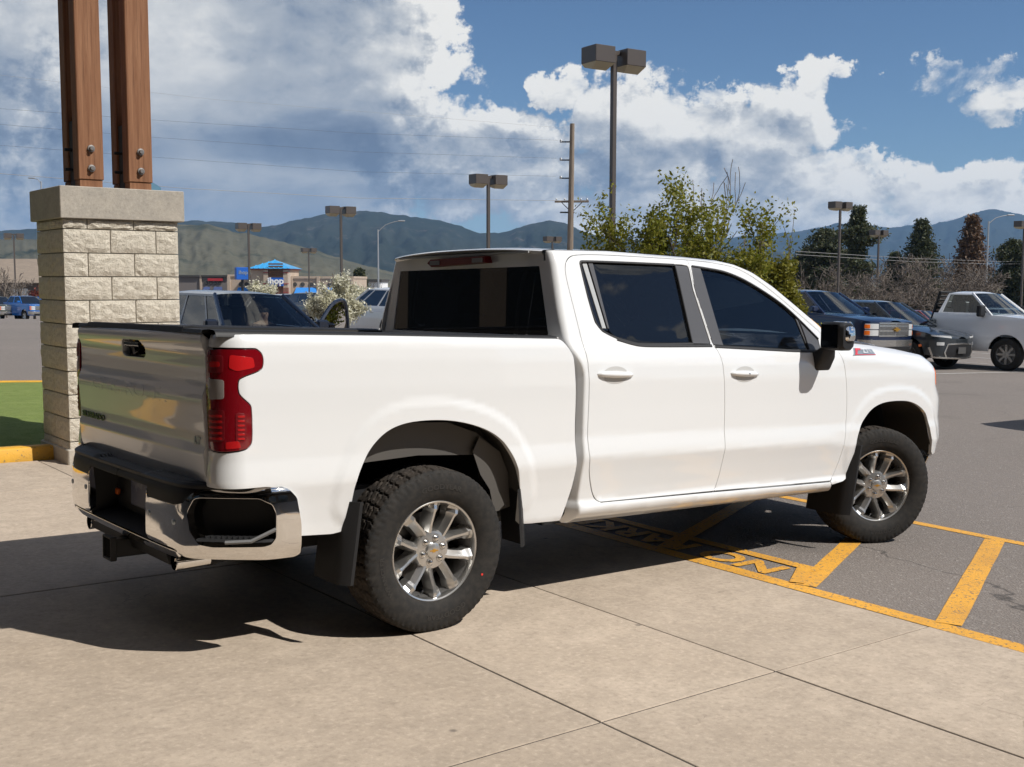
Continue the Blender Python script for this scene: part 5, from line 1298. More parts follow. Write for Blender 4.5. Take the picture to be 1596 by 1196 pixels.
# ------------------------------------------------------------------ other vehicles
def car_paint(name, c, metal=.0, rough=.3): return mat(name, c, rough, metal=metal, coat=1., coat_rough=.02)
mat('car_glass', (.012, .015, .020), .03, spec=.8, coat=.5)
glass_mat('car_clear_glass', (.55, .62, .62), .06, .04)
mat('lamp_clear', (.55, .55, .54), .10, coat=1.)
mat('silver_trim', (.55, .54, .52), .22, metal=.9)
SPEC = {
 'suv': dict(L=4.75, W=1.88, H=1.70, wb=2.80, fo=.93, R=.355, zb=.24, top=[(-2.6, 1.08), (-1.9, 1.12), (.75, 1.06), (1.3, 1.02), (1.9, .93), (2.4, .78)], sh=[(.2, -.12), (.28, -.04), (.45, -.01), (.75, 0), (.95, -.01), (1.06, -.05), (1.16, -.10)],
             xb=(-2.25, 1.12), xr=(-1.85, .18), wr=.60, wins=[(.03, .45), (.475, .80), (.825, .97)], rc=(.45, .30)),
 'crew': dict(L=5.85, W=2.04, H=1.92, wb=3.68, fo=.98, R=.40, zb=.40, top=[(-3.0, 1.40), (-.62, 1.40), (-.60, 1.38), (1.10, 1.33), (1.7, 1.30), (2.5, 1.24), (2.95, 1.16)], sh=[(.36, -.10), (.45, -.03), (.60, -.01), (.80, .0), (1.05, 0), (1.20, -.005), (1.30, -.03), (1.42, -.06)],
             xb=(-.78, 1.52), xr=(-.62, .72), wr=.70, wins=[(.03, .45), (.50, .97)], rc=(.30, .14), bed=(-2.85, -.85)),
 'regular': dict(L=5.90, W=2.06, H=2.0, wb=3.6, fo=1.0, R=.41, zb=.46, top=[(-3.0, .98), (-.14, .98), (-.10, 1.42), (1.05, 1.40), (1.7, 1.38), (2.5, 1.33), (2.97, 1.24)], sh=[(.40, -.10), (.50, -.03), (.65, -.01), (.85, 0), (1.15, 0), (1.28, -.005), (1.40, -.03), (1.48, -.06)],
             xb=(.00, 1.50), xr=(.14, .80), wr=.70, wins=[(.08, .96)], rc=(.30, .14)),
}
_car_wheel = {}
def car_wheel(t, x, y, Rr, flip, style='dark'):
    w = bpy.data.objects.new('wheel', None); link(w, t); w.location = (x, y, Rr); w.rotation_euler = (0, 0, math.pi if flip else 0)
    key = (round(Rr, 3), style)
    if key not in _car_wheel:
        ty = MB().lathe([(Rr*.62, -.10), (Rr*.70, -.115), (Rr*.93, -.115), (Rr*.99, -.095), (Rr, -.06), (Rr, .06), (Rr*.97, .1), (Rr*.6, .1)], 28).build('tyre', 'rubber', w, True, 50)
        ri = MB().lathe([(Rr*.64, -.10), (Rr*.62, -.105), (Rr*.58, -.08), (Rr*.56, -.03), (0, -.03)], 28).build('rim', 'alloy_dark', w, True, 40)
        sp = MB(); n = 8 if style == 'work' else 5
        for k in range(n):
            a = 2*math.pi*k/n; ca, sa = math.cos(a), math.sin(a); hw = .045 if n == 5 else .035
            G = [[(r*ca-q*hw*sa, yy, r*sa+q*hw*ca) for q, yy in ((-1.2, -.04), (-.8, y0), (.8, y0), (1.2, -.04))] for r, y0 in ((.03, -.075), (Rr*.6, -.092))]
            sp.grid(np.array(G)[:, ::-1])
        sp.lathe([(0, -.085), (.055, -.083), (.07, -.06)], 14); s = sp.build('spokes', 'alloy', ri, True, 30)
        _car_wheel[key] = (ty.data, ri.data, s.data)
    else:
        a, b, c = _car_wheel[key]; link(bpy.data.objects.new('tyre', a), w); ri = link(bpy.data.objects.new('rim', b), w); link(bpy.data.objects.new('spokes', c), ri)
def vehicle(name, label, cat, loc, heading, k, paint, group='parked vehicles', face='suv', glass='car_glass', seat=True, wheels='dark', detail=True, scale=1., no_left_door=False):
    d = SPEC[k]; hl, hw = d['L']/2, d['W']/2; H, zb, Rr = d['H'], d['zb'], d['R']
    ca, sa = heading[0], heading[1]; n_ = math.hypot(ca, sa); x, y, z = loc
    t = thing(name, label, cat, loc, math.atan2(sa, ca), group)
    # stand the vehicle on the sloping ground
    nrm = np.array([-(gz(x+1, y)-gz(x-1, y))/2, -(gz(x, y+1)-gz(x, y-1))/2, 1.]); nrm /= np.linalg.norm(nrm); hx = np.array([ca, sa, 0])/n_; hx -= nrm*(hx @ nrm); hx /= np.linalg.norm(hx); hy = np.cross(nrm, hx)
    t.matrix_world = Matrix([[hx[i]*scale, hy[i]*scale, nrm[i]*scale, loc[i]] for i in range(3)]+[[0, 0, 0, 1]])
    rf, rr = d['rc']; bow = .10
    # half outline, front centre -> side -> rear centre (kerb side = -y)
    path = [(hl, 0.), (hl-.02, -(hw-rf)*.6), (hl-.07, -(hw-rf))]+[(hl-.07-rf+rf*math.cos(R(a)), -(hw-rf)-rf*math.sin(R(a))) for a in (25, 45, 65, 90)]+[(hl*.3, -hw-.005), (-hl*.3, -hw-.005)]+[(-hl+.03+rr-rr*math.sin(R(a)), -(hw-rr)-rr*math.cos(R(a))) for a in (0, 30, 60, 90)]+[(-hl, 0.)]
    path = np.array(chaikin(path, 2, False)); S_ = np.concatenate([[0], np.cumsum(np.linalg.norm(np.diff(path, axis=0), axis=1))])
    tops = d['top']; zt = lambda xx: np.interp(xx, [p[0] for p in tops], [p[1] for p in tops])
    def fn(u, zz, off=0.):
        px, py = np.interp(u, S_, path[:, 0]), np.interp(u, S_, path[:, 1]); e = .02
        dx = np.interp(u+e, S_, path[:, 0])-np.interp(u-e, S_, path[:, 0]); dy = np.interp(u+e, S_, path[:, 1])-np.interp(u-e, S_, path[:, 1]); L = np.hypot(dx, dy)+1e-9
        o = pl(zz, d['sh'])+off
        return np.stack([px-dy/L*o, py+dx/L*o, zz*1.], -1)
    us = np.linspace(0, S_[-1], 90); xs = np.interp(us, S_, path[:, 0])
    top = [(u, float(zt(xx))) for u, xx in zip(us, xs)][::-1]
    ux = lambda xx: float(np.interp(-xx, -path[::1, 0], S_))
    xf, xrw = hl-d['fo'], hl-d['fo']-d['wb']
    bot = [(0, zb+.06)]
    for xc in (xf, xrw):
        uc = ux(xc); ra = Rr+.075
        for a in np.linspace(180, 0, 13): bot.append((uc+ra*math.cos(R(a)), max(zb, Rr+.02+ra*math.sin(R(a)))))
    bot += [(S_[-1], zb+.10)]
    _PC.clear()
    for mir in (False, True): panel('body_side', bot+top, fn, paint, t, mirror=mir, smooth_it=0, res=.09, er=.004, flange=.03, gap=0, flip=True)
    MB().box((0, 0, (zb+.75)/2+.05), (d['L']*.86, d['W']*.72, .75-zb), .05).build('underbody', 'dark_void', t)
    # hood / deck
    def deck(nm, x0, x1, crown, m=paint):
        G = []
        for xx in np.linspace(x0, x1, 14):
            u = ux(min(xx, hl-.001)); e = fn(np.array([u]), np.array([float(zt(xx))]))[0]; G.append([(e[0], -e[1]*q, e[2]-.003+crown*(1-abs(q)**2.2)) for q in np.linspace(-1, 1, 11)])
        MB().grid(np.array(G)).build(nm, m, t, True, 50)
    deck('hood', d['xb'][1]-.35, hl-.012, .05)
    zbt = float(zt((d['xb'][0]+d['xb'][1])/2))-.01
    # greenhouse sides as frames with windows
    x0, x1 = d['xb']; r0, r1 = d['xr']; wb_ = -fn(np.array([ux(0.)]), np.array([zbt]))[0][1]; zr = H-.06
    gy = lambda xx, zz: -(wb_-.01+(d['wr']-wb_+.03)*np.clip((zz-zbt)/(zr-zbt), 0, 1.2))
    gfn = lambda a, b: np.stack([a*1., gy(a, b), b*1.], -1)
    xl = lambda q, zz: (x0+(r0-x0)*(zz-zbt)/(zr-zbt))*(1-q)+(x1+(r1-x1)*(zz-zbt)/(zr-zbt))*q
    zl, zh = zbt+.045, zr-.035
    holes = [[(xl(a, zl), zl), (xl(b, zl), zl), (xl(b, zh), zh), (xl(a, zh), zh)] for a, b in d['wins']]
    for mir in (False, True):
        fr = panel('window_frame', [(x0, zbt-.02), (x1+.02, zbt-.02), (r1, zr), (r0, zr)], gfn, paint, t, holes=holes, mirror=mir, smooth_it=2, res=.08, er=.004, flange=.02, gap=0)
        for hh in holes: panel('window', hh, lambda a, b: gfn(a, b)+np.array([0, .012, 0]), glass, fr, mirror=mir, smooth_it=1, res=.2, er=.001, flange=0, gap=0)
    # roof, windscreen, rear glass
    G = []
    for xx in np.linspace(r0-.02, r1+.02, 12):
        k_ = (xx-r0)/(r1-r0); e = min(1, 4*min(k_+.06, 1.06-k_)); G.append([(xx, d['wr']*q*1.02, zr-.01+.07*e**.5*(1-abs(q)**3)) for q in np.linspace(-1, 1, 13)])
    MB().grid(np.array(G)).build('roof', paint, t, True, 60)
    def gl(nm, xa, xc, s_):
        G = []
        for q in np.linspace(0, 1, 7): zz = zbt-.01+(zr-zbt+.01)*q; w_ = -float(gy(0., zz))-.015; G.append([((xa+(xc-xa)*q)+s_*.13*(1-v*v), w_*v, zz+.02*(1-v*v)) for v in np.linspace(-1, 1, 9)])
        MB().grid(np.array(G)[:, ::-1] if s_ > 0 else np.array(G)).build(nm, glass if glass != 'car_glass' else 'car_glass', t, True)
    gl('windscreen', x1, r1, 1); gl('rear_window', x0, r0, -1)
    for s_ in (-1, 1): MB().tube([(x1+.01, s_*(wb_-.03), zbt-.02), (r1+.01, s_*(d['wr']+.01), zr)], .035, 6).build('screen_pillar', paint, t, True)
    for s_ in (-1, 1): MB().box((x1-.22, s_*(wb_+.10), zbt+.10), (.14, .22, .15) if face != 'work' else (.13, .26, .30), .03).build('door_mirror', paint if face != 'work' else 'black_plastic', t, True)
    if 'bed' in d:
        b0, b1 = d['bed']; MB().box(((b0+b1)/2, 0, 1.0), (b1-b0, d['W']-.30, .02)).build('bed_floor', 'liner', t)
        for s_ in (-1, 1): MB().box(((b0+b1)/2, s_*(hw-.11), float(zt(b0))-.02), (b1-b0, .12, .06), .02).build('bed_rail', paint, t, True)
        MB().box((b1+.02, 0, 1.2), (.04, d['W']-.2, .42)).build('bed_wall', paint, t)
    if glass != 'car_glass':
        for xx in (-.15, -1.1) if k != 'regular' else (.35,):
            for s_ in (-1, 1):
                s = MB().box((xx+.2, s_*.38, zbt-.25), (.5, .5, .2), .05); s.box((xx-.08, s_*.38, zbt+.08), (.15, .48, .55), .05); se = s.build('seat', 'seat_cloth', t, True); MB().box((xx-.12, s_*.38, zbt+.42), (.1, .26, .18), .04).build('headrest', 'seat_cloth', se, True)
        MB().box((x1-.3, 0, zbt-.10), (.5, d['W']*.74, .2), .05).build('dashboard', 'seat_cloth', t, True)
    for xc in (xf, xrw):
        for s_ in (-1, 1): car_wheel(t, xc, s_*(hw-.13), Rr, s_ > 0, wheels)
    # faces
    def fpatch(nm, P, m, off=.006, par=t, mirr=(False, True), **kw):
        o = None
        for mir in mirr: o = panel(nm, P, lambda a, b: fn(a, b, off), m, par, mirror=mir, smooth_it=1, res=.08, er=.003, flange=.02, gap=0, flip=True)
        return o
    uc = ux(hl-.35)
    if face == 'chrome_truck':
        g = fpatch('grille', [(0, .82), (.62, .82), (.62, 1.16), (0, 1.17)], 'silver_trim', .012)
        for (a, b) in ((.86, .945), (.985, 1.065), (1.10, 1.135)):
            for q in range(4): fpatch('grille_opening', [(.02+.15*q, a), (.155+.15*q, a), (.155+.15*q, b), (.02+.15*q, b)], 'alloy_dark', .016)
        for a, b in ((.84, .98), (1.0, 1.13)):
            h = fpatch('headlamp', [(.64, a), (1.02, a), (1.02, b), (.64, b)], 'lamp_clear', .010); fpatch('side_marker', [(.90, a+.02), (1.03, a+.02), (1.03, b-.02), (.90, b-.02)], 'amber_lens', .016)
        fpatch('front_bumper', [(0, .50), (1.15, .50), (1.18, .74), (0, .74)], 'silver_trim', .03); fpatch('lower_grille', [(0, .45), (.7, .45), (.7, .58), (0, .58)], 'black_plastic', .045)
        q = [(-.13, -.018), (-.05, -.018), (-.06, -.05), (.05, -.05), (.06, -.018), (.13, -.018), (.12, .018), (.04, .018), (.05, .05), (-.06, .05), (-.05, .018), (-.13, .018)]
        MB().prism([(a, b+1.0) for a, b in q], hl+.02, hl+.045, 'x').build('grille_emblem', 'gold', t)
    elif face == 'crossover':
        fpatch('headlamp', [(.42, .80), (.98, .84), (1.02, .88), (.45, .85)], 'lamp_clear', .010); fpatch('fog_lamp', [(.66, .62), (.86, .62), (.86, .70), (.66, .70)], 'lamp_clear', .010)
        fpatch('grille', [(0, .30), (.50, .30), (.62, .44), (.52, .64), (0, .66)], 'black_plastic', .008)
        for P in ([(0, .65), (.53, .63), (.53, .67), (0, .69)], [(.50, .28), (.54, .28), (.66, .44), (.56, .66), (.52, .66), (.61, .44)], [(0, .27), (.95, .30), (1.0, .34), (.9, .34), (0, .31)], [(.92, .33), (.97, .34), (1.06, .56), (1.01, .57)]): fpatch('bumper_trim', P, 'silver_trim', .018)
        MB().box((hl+.02, -.05, .50), (.02, .34, .16)).build('number_plate', 'alloy_dark', t); fpatch('side_marker', [(1.22, .58), (1.30, .56), (1.32, .62), (1.24, .64)], 'amber_lens', .008)
    elif face == 'work':
        fpatch('headlamp', [(.62, .98), (1.1, .98), (1.1, 1.2), (.62, 1.2)], 'lamp_clear', .01); fpatch('side_marker', [(1.02, 1.12), (1.14, 1.12), (1.14, 1.18), (1.02, 1.18)], 'amber_lens', .016)
        fpatch('grille', [(0, .85), (.6, .85), (.6, 1.24), (0, 1.25)], 'gloss_black', .01); fpatch('front_bumper', [(0, .5), (1.25, .5), (1.25, .78), (0, .78)], 'black_plastic', .03)
    else:
        fpatch('headlamp', [(.45, .74), (1.0, .80), (1.05, .88), (.5, .84)], 'lamp_clear', .01); fpatch('grille', [(0, .48), (.5, .5), (.46, .78), (0, .8)], 'gloss_black', .01); fpatch('front_bumper', [(0, .28), (.9, .30), (.9, .44), (0, .44)], 'black_plastic', .015)
    U = S_[-1]; zt_ = zbt
    fpatch('tail_lamp', [(U-hw+.10, zt_-.30), (U-hw+.02-.12, zt_-.30), (U-hw-.10, zt_-.02), (U-hw+.12, zt_-.02)], 'red_reflector', .008); fpatch('rear_bumper', [(U-1.1, zb+.12), (U, zb+.12), (U, zb+.34), (U-1.1, zb+.34)], 'black_plastic' if k == 'suv' else 'silver_trim', .02)
    # shut lines and handles
    for q in d['wins']:
        xx = xl(q[0]+.02, zbt)
        for s_ in (-1, 1):
            P = fn(np.array([ux(xx)]), np.array([zbt-.14]))[0]; MB().box((xx+.12, P[1]*s_*-1*-1 if s_ < 0 else -P[1], zbt-.14), (.20, .05, .03), .01).build('door_handle', paint if face != 'work' else 'black_plastic', t)
    return t
NY = M3 @ np.array([0, -1., 0]); PY = -NY
def vloc(px, depth): return tuple(ground_at(px, depth))
blue = car_paint('blue_paint', (.006, .018, .060), .35); grey = car_paint('slate_paint', (.030, .038, .045), .4); white = car_paint('white_car', (.80, .80, .80)); navy = car_paint('navy_paint', (.008, .014, .030), .3); red = car_paint('red_car', (.22, .012, .018)); brt = car_paint('bright_blue', (.005, .13, .46), .2); charcoal = car_paint('charcoal_car', (.03, .028, .027), .2); tan = car_paint('bronze_car', (.07, .06, .05), .3); olive = car_paint('olive_car', (.05, .06, .035), .2)
def front_at(px, depth, L, h=NY):              # centre of a vehicle whose nose stands at that place
    P = ground_at(px, depth); c = P[:2]-np.array(h[:2])*L/2; return (c[0], c[1], float(gz(c[0], c[1])))
vehicle('parked_pickup', 'dark blue pickup with chrome grille parked behind the white hood', 'truck', front_at(1392, 27.5, 5.85), NY, 'crew', blue, 'vehicles parked along the right hand row', 'chrome_truck', 'car_clear_glass')
vehicle('parked_crossover', 'dark slate crossover with silver framed grille beside the blue pickup', 'car', front_at(1497, 28.3, 4.75), NY, 'suv', grey, 'vehicles parked along the right hand row', 'crossover', 'car_clear_glass')
wt = vehicle('work_truck', 'white single cab work truck with black headache rack', 'truck', front_at(1656, 28.4, 5.9), NY, 'regular', white, 'vehicles parked along the right hand row', 'work', 'car_clear_glass', wheels='work')
hr = bpy.data.objects.new('headache_rack', None); link(hr, wt)
for s_ in (-.8, 0, .8): MB().tube([(-.34, s_, 1.0), (-.06, s_, 1.98)], .04, 6).build('rack_post', 'black_steel', hr)
for q in range(9): MB().tube([(-.30+.03*q, -.84, 1.12+.105*q), (-.30+.03*q, .84, 1.12+.105*q)], .032, 6).build('rack_bar', 'black_steel', hr)
# dark crossover beyond the bed, driver's door open, someone at the wheel
sv = vehicle('open_door_crossover', 'dark navy crossover with its driver door open behind the pickup bed', 'car', vloc(380, 17.6), NY, 'suv', navy, 'vehicles around the lot', 'suv', 'car_clear_glass', scale=.92)
def open_door():
    o = bpy.data.objects.new('open_door', None); link(o, sv); o.location = (.78, .93, 0); o.rotation_euler = (0, 0, R(118))
    P = [(0, .45), (-1.0, .45), (-1.02, 1.06), (0., 1.06)]
    MB().prism([(-a, b) for a, b in P], -.04, .04, 'y').build('door_skin', navy, o)
    fr = MB(); A = chaikin([(.0, 1.05), (.12, 1.20), (.42, 1.50), (.70, 1.60), (.90, 1.56), (1.02, 1.05)], 2, False)
    fr.tube([(a, -.05*(b-1.05), b) for a, b in A], .035, 6); fr.build('door_frame', navy, o, True)
    mesh_obj('door_window', [(a, -.05*(b-1.05), b) for a, b in A], [tuple(range(len(A)))], 'car_clear_glass', o, False)
    MB().box((.16, -.14, 1.13), (.14, .24, .16), .04).build('door_mirror', 'gloss_black', o, True)
open_door()
def person():
    c = M3 @ np.array([0, 0, 1.]); Mx = sv.matrix_world; base = Mx @ Vector((-.05, .38, .62))
    t = thing('person', 'person in dark clothing sitting at the wheel of the navy crossover', 'person'); t.matrix_world = Matrix.Translation(base) @ Mx.to_3x3().to_4x4()
    def body(nm, V, E, rad, m):
        me = bpy.data.meshes.new(nm); me.from_pydata(V, E, []); o = link(bpy.data.objects.new(nm, me), t); md = o.modifiers.new('s', 'SKIN'); sb = o.modifiers.new('u', 'SUBSURF'); sb.levels = sb.render_levels = 2
        for v, r in zip(me.skin_vertices[0].data, rad): v.radius = (r, r) if not isinstance(r, tuple) else r
        me.skin_vertices[0].data[0].use_root = True; me.materials.append(m); return o
    V = [(0, 0, .05), (-.06, 0, .30), (-.04, 0, .50), (-.02, 0, .585), (0, 0, .66), (.02, 0, .76), (-.02, .19, .48), (.10, .24, .26), (.34, .14, .30), (.42, .10, .34), (-.02, -.19, .48), (.10, -.24, .26), (.34, -.14, .30), (.42, -.10, .34), (.22, .10, .04), (.46, .11, .06), (.60, .11, -.26), (.22, -.10, .04), (.46, -.11, .06), (.60, -.11, -.26)]
    E = [(0, 1), (1, 2), (2, 3), (3, 4), (4, 5), (2, 6), (6, 7), (7, 8), (8, 9), (2, 10), (10, 11), (11, 12), (12, 13), (0, 14), (14, 15), (15, 16), (0, 17), (17, 18), (18, 19)]
    rad = [(.13, .16), (.11, .16), (.10, .17), .055, (.085, .075), (.08, .07), .06, .05, .04, .035, .06, .05, .04, .035, .085, .075, .05, .085, .075, .05]
    b = body('body', V, E, rad, mat('skin', (.42, .24, .17), .55))
    body('jacket', [(0, 0, .05), (-.06, 0, .30), (-.04, 0, .50), (-.02, .19, .48), (.10, .24, .26), (-.02, -.19, .48), (.10, -.24, .26)], [(0, 1), (1, 2), (2, 3), (3, 4), (2, 5), (5, 6)], [(.15, .18), (.13, .18), (.115, .185), .075, .062, .075, .062], mat('jacket_cloth', (.05, .02, .022), .9))
    hb = MB(); hb.lathe([(0, .80), (.05, .79), (.088, .74), (.092, .70), (.085, .67)], 16, (-.012, 0, .06), 'z'); hb.build('hair', mat('hair_dark', (.02, .014, .01), .7), t, True)
    MB().box((.100, 0, .715), (.02, .022, .035), .008).build('nose', MATS['skin'], t, True)
    for s_ in (-1, 1): MB().lathe([(0, -.006), (.009, 0), (0, .006)], 8, (.088, s_*.03, .735), 'x').build('eye', 'dark_void', t, True)
person()
# further traffic
FAR = [('white sport utility facing the lot below the restaurant tower', 'suv', 456, 62, NY, white, 'sport_utility'), ('charcoal sport utility parked right of the white one under the awning', 'suv', 497, 58, NY, charcoal, 'sport_utility'), ('white sport utility seen from behind beside the pickup cab', 'suv', 606, 36, PY, white, 'sport_utility'),
       ('dark red van beyond the flowering tree', 'suv', 581, 75, NY, red, 'van'), ('grey sedan height crossover behind the flowering tree', 'suv', 548, 70, NY, grey, 'parked_car'), ('white van behind the blue pickup roof', 'suv', 1346, 62, NY, white, 'van'), ('grey wagon behind the slate crossover roof', 'suv', 1392, 60, NY, charcoal, 'parked_car'), ('dark red sport utility between the crossover and the work truck', 'suv', 1432, 57, NY, red, 'sport_utility'),
       ('white sport utility behind the work truck hood', 'suv', 1592, 50, NY, white, 'sport_utility'), ('white hatchback far behind the work truck', 'suv', 1566, 66, NY, white, 'parked_car')]
for lab, k, px, d_, h, c, nm in FAR: vehicle(nm, lab, 'car', vloc(px, d_), h, k, c, 'vehicles around the lot', 'suv', scale=.95 if d_ > 50 else 1.)
vehicle('parked_pickup', 'bright blue pickup far off left of the stone column', 'truck', vloc(41, 84), np.array([.22, -.97, 0]), 'crew', brt, 'vehicles around the lot', 'chrome_truck', scale=.98)
vehicle('parked_pickup', 'olive grey pickup parked left of the bright blue one', 'truck', vloc(-4, 85), np.array([.22, -.97, 0]), 'crew', olive, 'vehicles around the lot', 'chrome_truck', scale=.95)
vehicle('parked_crossover', 'unseen charcoal crossover added outside the right edge for its shadow', 'car', tuple(pv(14.3, .93)), M3 @ np.array([1., 0, 0]), 'suv', charcoal, 'vehicles around the lot', 'suv')  # unseen car added to throw the shadow on the asphalt at right
# ------------------------------------------------------------------ shops
mat('stucco_tan', (.42, .33, .25), .9, var=[(.6, .4, .7, (.47, .38, .30, 1))]); mat('stucco_grey', (.17, .15, .14), .9); mat('brick_red', (.20, .095, .07), .9, var=[(8, .4, .65, (.26, .13, .09, 1))]); mat('metal_roof_blue', (.05, .34, .66), .35, coat=.3); mat('awning_blue', (.03, .22, .62), .7); mat('sign_blue', (.012, .10, .42), .4)
mat('sign_white', (.85, .85, .83), .5); mat('sign_red', (.40, .03, .04), .5); mat('trim_red', (.30, .07, .06), .6); mat('roof_dark', (.06, .058, .055), .8); mat('shop_glass', (.02, .025, .03), .06, spec=.7); mat('shingle_tan', (.22, .175, .135), .95, var=[(1.2, .4, .7, (.27, .215, .165, 1), (1, 1, 6))]); mat('wood_slat', (.14, .07, .035), .7)
def frame_at(px, depth, yaw_off=0.):
    P = ground_at(px, depth); return P, YAW0+yaw_off
def letters(txt, size, m, par, fx, name='sign_lettering', bold=.01, sx=1.):
    V, F = text_mesh(txt, size, .02, bold); return mesh_obj(name, [fx(v[0]*sx, v[1], v[2]) for v in V], F, m, par, False)
def restaurant():
    d = 150.; P, rz = frame_at(430, d, R(0)); k = d/FPX; t = thing('restaurant', 'tan restaurant with blue hipped tower and blue awnings across the lot', 'building', P, rz)
    X = lambda px: (px-430)*k; zc = CAM[2]-P[2]; Z = lambda py: zc+(435-py)*k+.0
    def box(nm, x0, x1, z0, z1, y0, y1, m, par=t, bev=0.): return MB().box(((x0+x1)/2, (y0+y1)/2, (z0+z1)/2), (x1-x0, y1-y0, z1-z0), bev).build(nm, m, par)
    box('wall', X(358), X(400), 0, Z(428), .5, 14, 'stucco_tan'); box('wall', X(452), X(552), 0, Z(431), .5, 14, 'stucco_tan'); box('parapet_cap', X(357), X(401), Z(430), Z(427), .35, 14.1, 'stucco_tan'); box('parapet_cap', X(451), X(553), Z(433), Z(429.5), .35, 14.1, 'stucco_tan')
    tw = box('tower', X(398), X(455), 0, Z(419), -1.2, 6, 'stucco_tan'); box('tower_side', X(397), X(419), 0, Z(418.5), -.6, 5.5, 'stucco_grey'); box('trim_band', X(395), X(458), Z(420), Z(418), -1.6, 6.3, 'trim_red', tw)
    rf = MB(); xa, xb, zb_, zt_ = X(393), X(460), Z(418), Z(404); ym = 2.2; rf.add([(xa, -2, zb_), (xb, -2, zb_), (xb, 6.6, zb_), (xa, 6.6, zb_), ((xa+xb)/2, ym, zt_)], [(0, 1, 4), (1, 2, 4), (2, 3, 4), (3, 0, 4), (3, 2, 1, 0)]); rf.build('roof', 'metal_roof_blue', tw)
    for q in range(9):
        x = xa+(xb-xa)*(q+.5)/9; f = 1-abs(2*(q+.5)/9-1); MB().tube([(x, -2.0, zb_+.05), (x+((xa+xb)/2-x)*0, -2+4.2*f, zb_+(zt_-zb_)*f+.05)], .06, 4).build('roof_seam', 'metal_roof_blue', tw)
    box('recess', X(425), X(448), Z(470), Z(421), -1.5, -1.1, 'brick_red', tw); box('column', X(418), X(425), 0, Z(420), -1.7, -1.1, 'stucco_tan', tw); box('column', X(448), X(455), 0, Z(420), -1.7, -1.1, 'stucco_tan', tw)
    for cx in (421.5, 451.5):
        for zz in (425, 442, 455): box('brick_band', X(cx-3.6), X(cx+3.6), Z(zz), Z(zz-1.6), -1.76, -1.05, 'trim_red', tw)
        box('brick_base', X(cx-3.6), X(cx+3.6), 0, Z(447), -1.74, -1.06, 'brick_red', tw)
    for q in range(6): box('slat', X(425.5), X(447.5), Z(431)+q*.32, Z(431)+.2+q*.32, -1.62, -1.5, 'wood_slat', tw)
    sg = box('sign', X(425.5), X(448.5), Z(445), Z(432), -1.95, -1.64, 'sign_blue', tw, .05)
    letters('ihop', 1.15, 'sign_white', sg, lambda a, b, c: (X(437)+a*1.05, -1.98-c, Z(437)+b), bold=.035)
    MB().prism([(X(440)+.06*i, Z(442.5)-.05*math.sin(i*.5)) for i in range(8)]+[(X(440)+.06*i, Z(442)-.05*math.sin(i*.5)) for i in range(7, -1, -1)], -2.0, -1.96, 'y').build('sign_smile', 'sign_red', sg)
    for (x0, x1) in ((371, 392), (461, 496), (504, 548)):
        a = MB(); z1, z0 = Z(447), Z(460); a.add([(X(x0+2), .45, z1), (X(x1-2), .45, z1), (X(x1), -.9, z0), (X(x0), -.9, z0), (X(x0), .45, z0), (X(x1), .45, z0)], [(3, 2, 1, 0), (0, 4, 3), (1, 2, 5), (3, 4, 5, 2)]); a.build('awning', 'awning_blue', t)
        box('window', X(x0+1), X(x1-1), Z(478), Z(461), .38, .48, 'shop_glass')
    for px in (377, 386, 461, 473, 486, 502, 515, 528, 540): MB().lathe([(0, -.1), (.28, -.08), (.3, .06)], 12, (X(px), .5, Z(442))).build('medallion', 'roof_dark', t)
    for px in (359, 397, 456, 497.5, 550): box('pilaster', X(px-2.2), X(px+2.2), 0, Z(430), .2, .6, 'stucco_tan')
    box('base_band', X(452), X(552), 0, Z(470), .36, .56, 'brick_red')
restaurant()
def pizza_shop():
    d = 158.; P, rz = frame_at(320, d); k = d/FPX; t = thing('grey_shop', 'long grey brown shop with a red sign left of the restaurant', 'building', P, rz); X = lambda px: (px-320)*k; zc = CAM[2]-P[2]; Z = lambda py: zc+(435-py)*k
    def box(nm, x0, x1, z0, z1, y0, y1, m): return MB().box(((x0+x1)/2, (y0+y1)/2, (z0+z1)/2), (x1-x0, y1-y0, z1-z0)).build(nm, m, t)
    box('wall', X(255), X(362), 0, Z(429), 0, 16, 'stucco_grey'); box('roof_edge', X(254), X(316), Z(430.5), Z(428), -.3, 16.2, 'roof_dark'); box('roof_edge', X(318), X(362.5), Z(430.5), Z(428), -.3, 16.2, 'roof_dark'); box('pilaster', X(315.5), X(318.5), 0, Z(429), -.2, .2, 'stucco_tan')
    s = box('sign', X(328), X(351), Z(437), Z(433), -.25, -.05, 'sign_red')
    for px in (325, 332, 339, 346): MB().lathe([(0, -.1), (.22, -.08), (.25, .06)], 10, (X(px), -.05, Z(440))).build('medallion', 'roof_dark', t)
    for x0, x1 in ((320, 332), (336, 351)):
        a = MB(); z1, z0 = Z(446), Z(456); a.add([(X(x0+1.5), -.05, z1), (X(x1-1.5), -.05, z1), (X(x1), -1.1, z0), (X(x0), -1.1, z0), (X(x0), -.05, z0), (X(x1), -.05, z0)], [(3, 2, 1, 0), (0, 4, 3), (1, 2, 5)]); a.build('awning', mat('awning_navy', (.05, .075, .18), .7), t); box('window', X(x0+1), X(x1-1), Z(474), Z(457), -.08, .0, 'shop_glass')
pizza_shop()
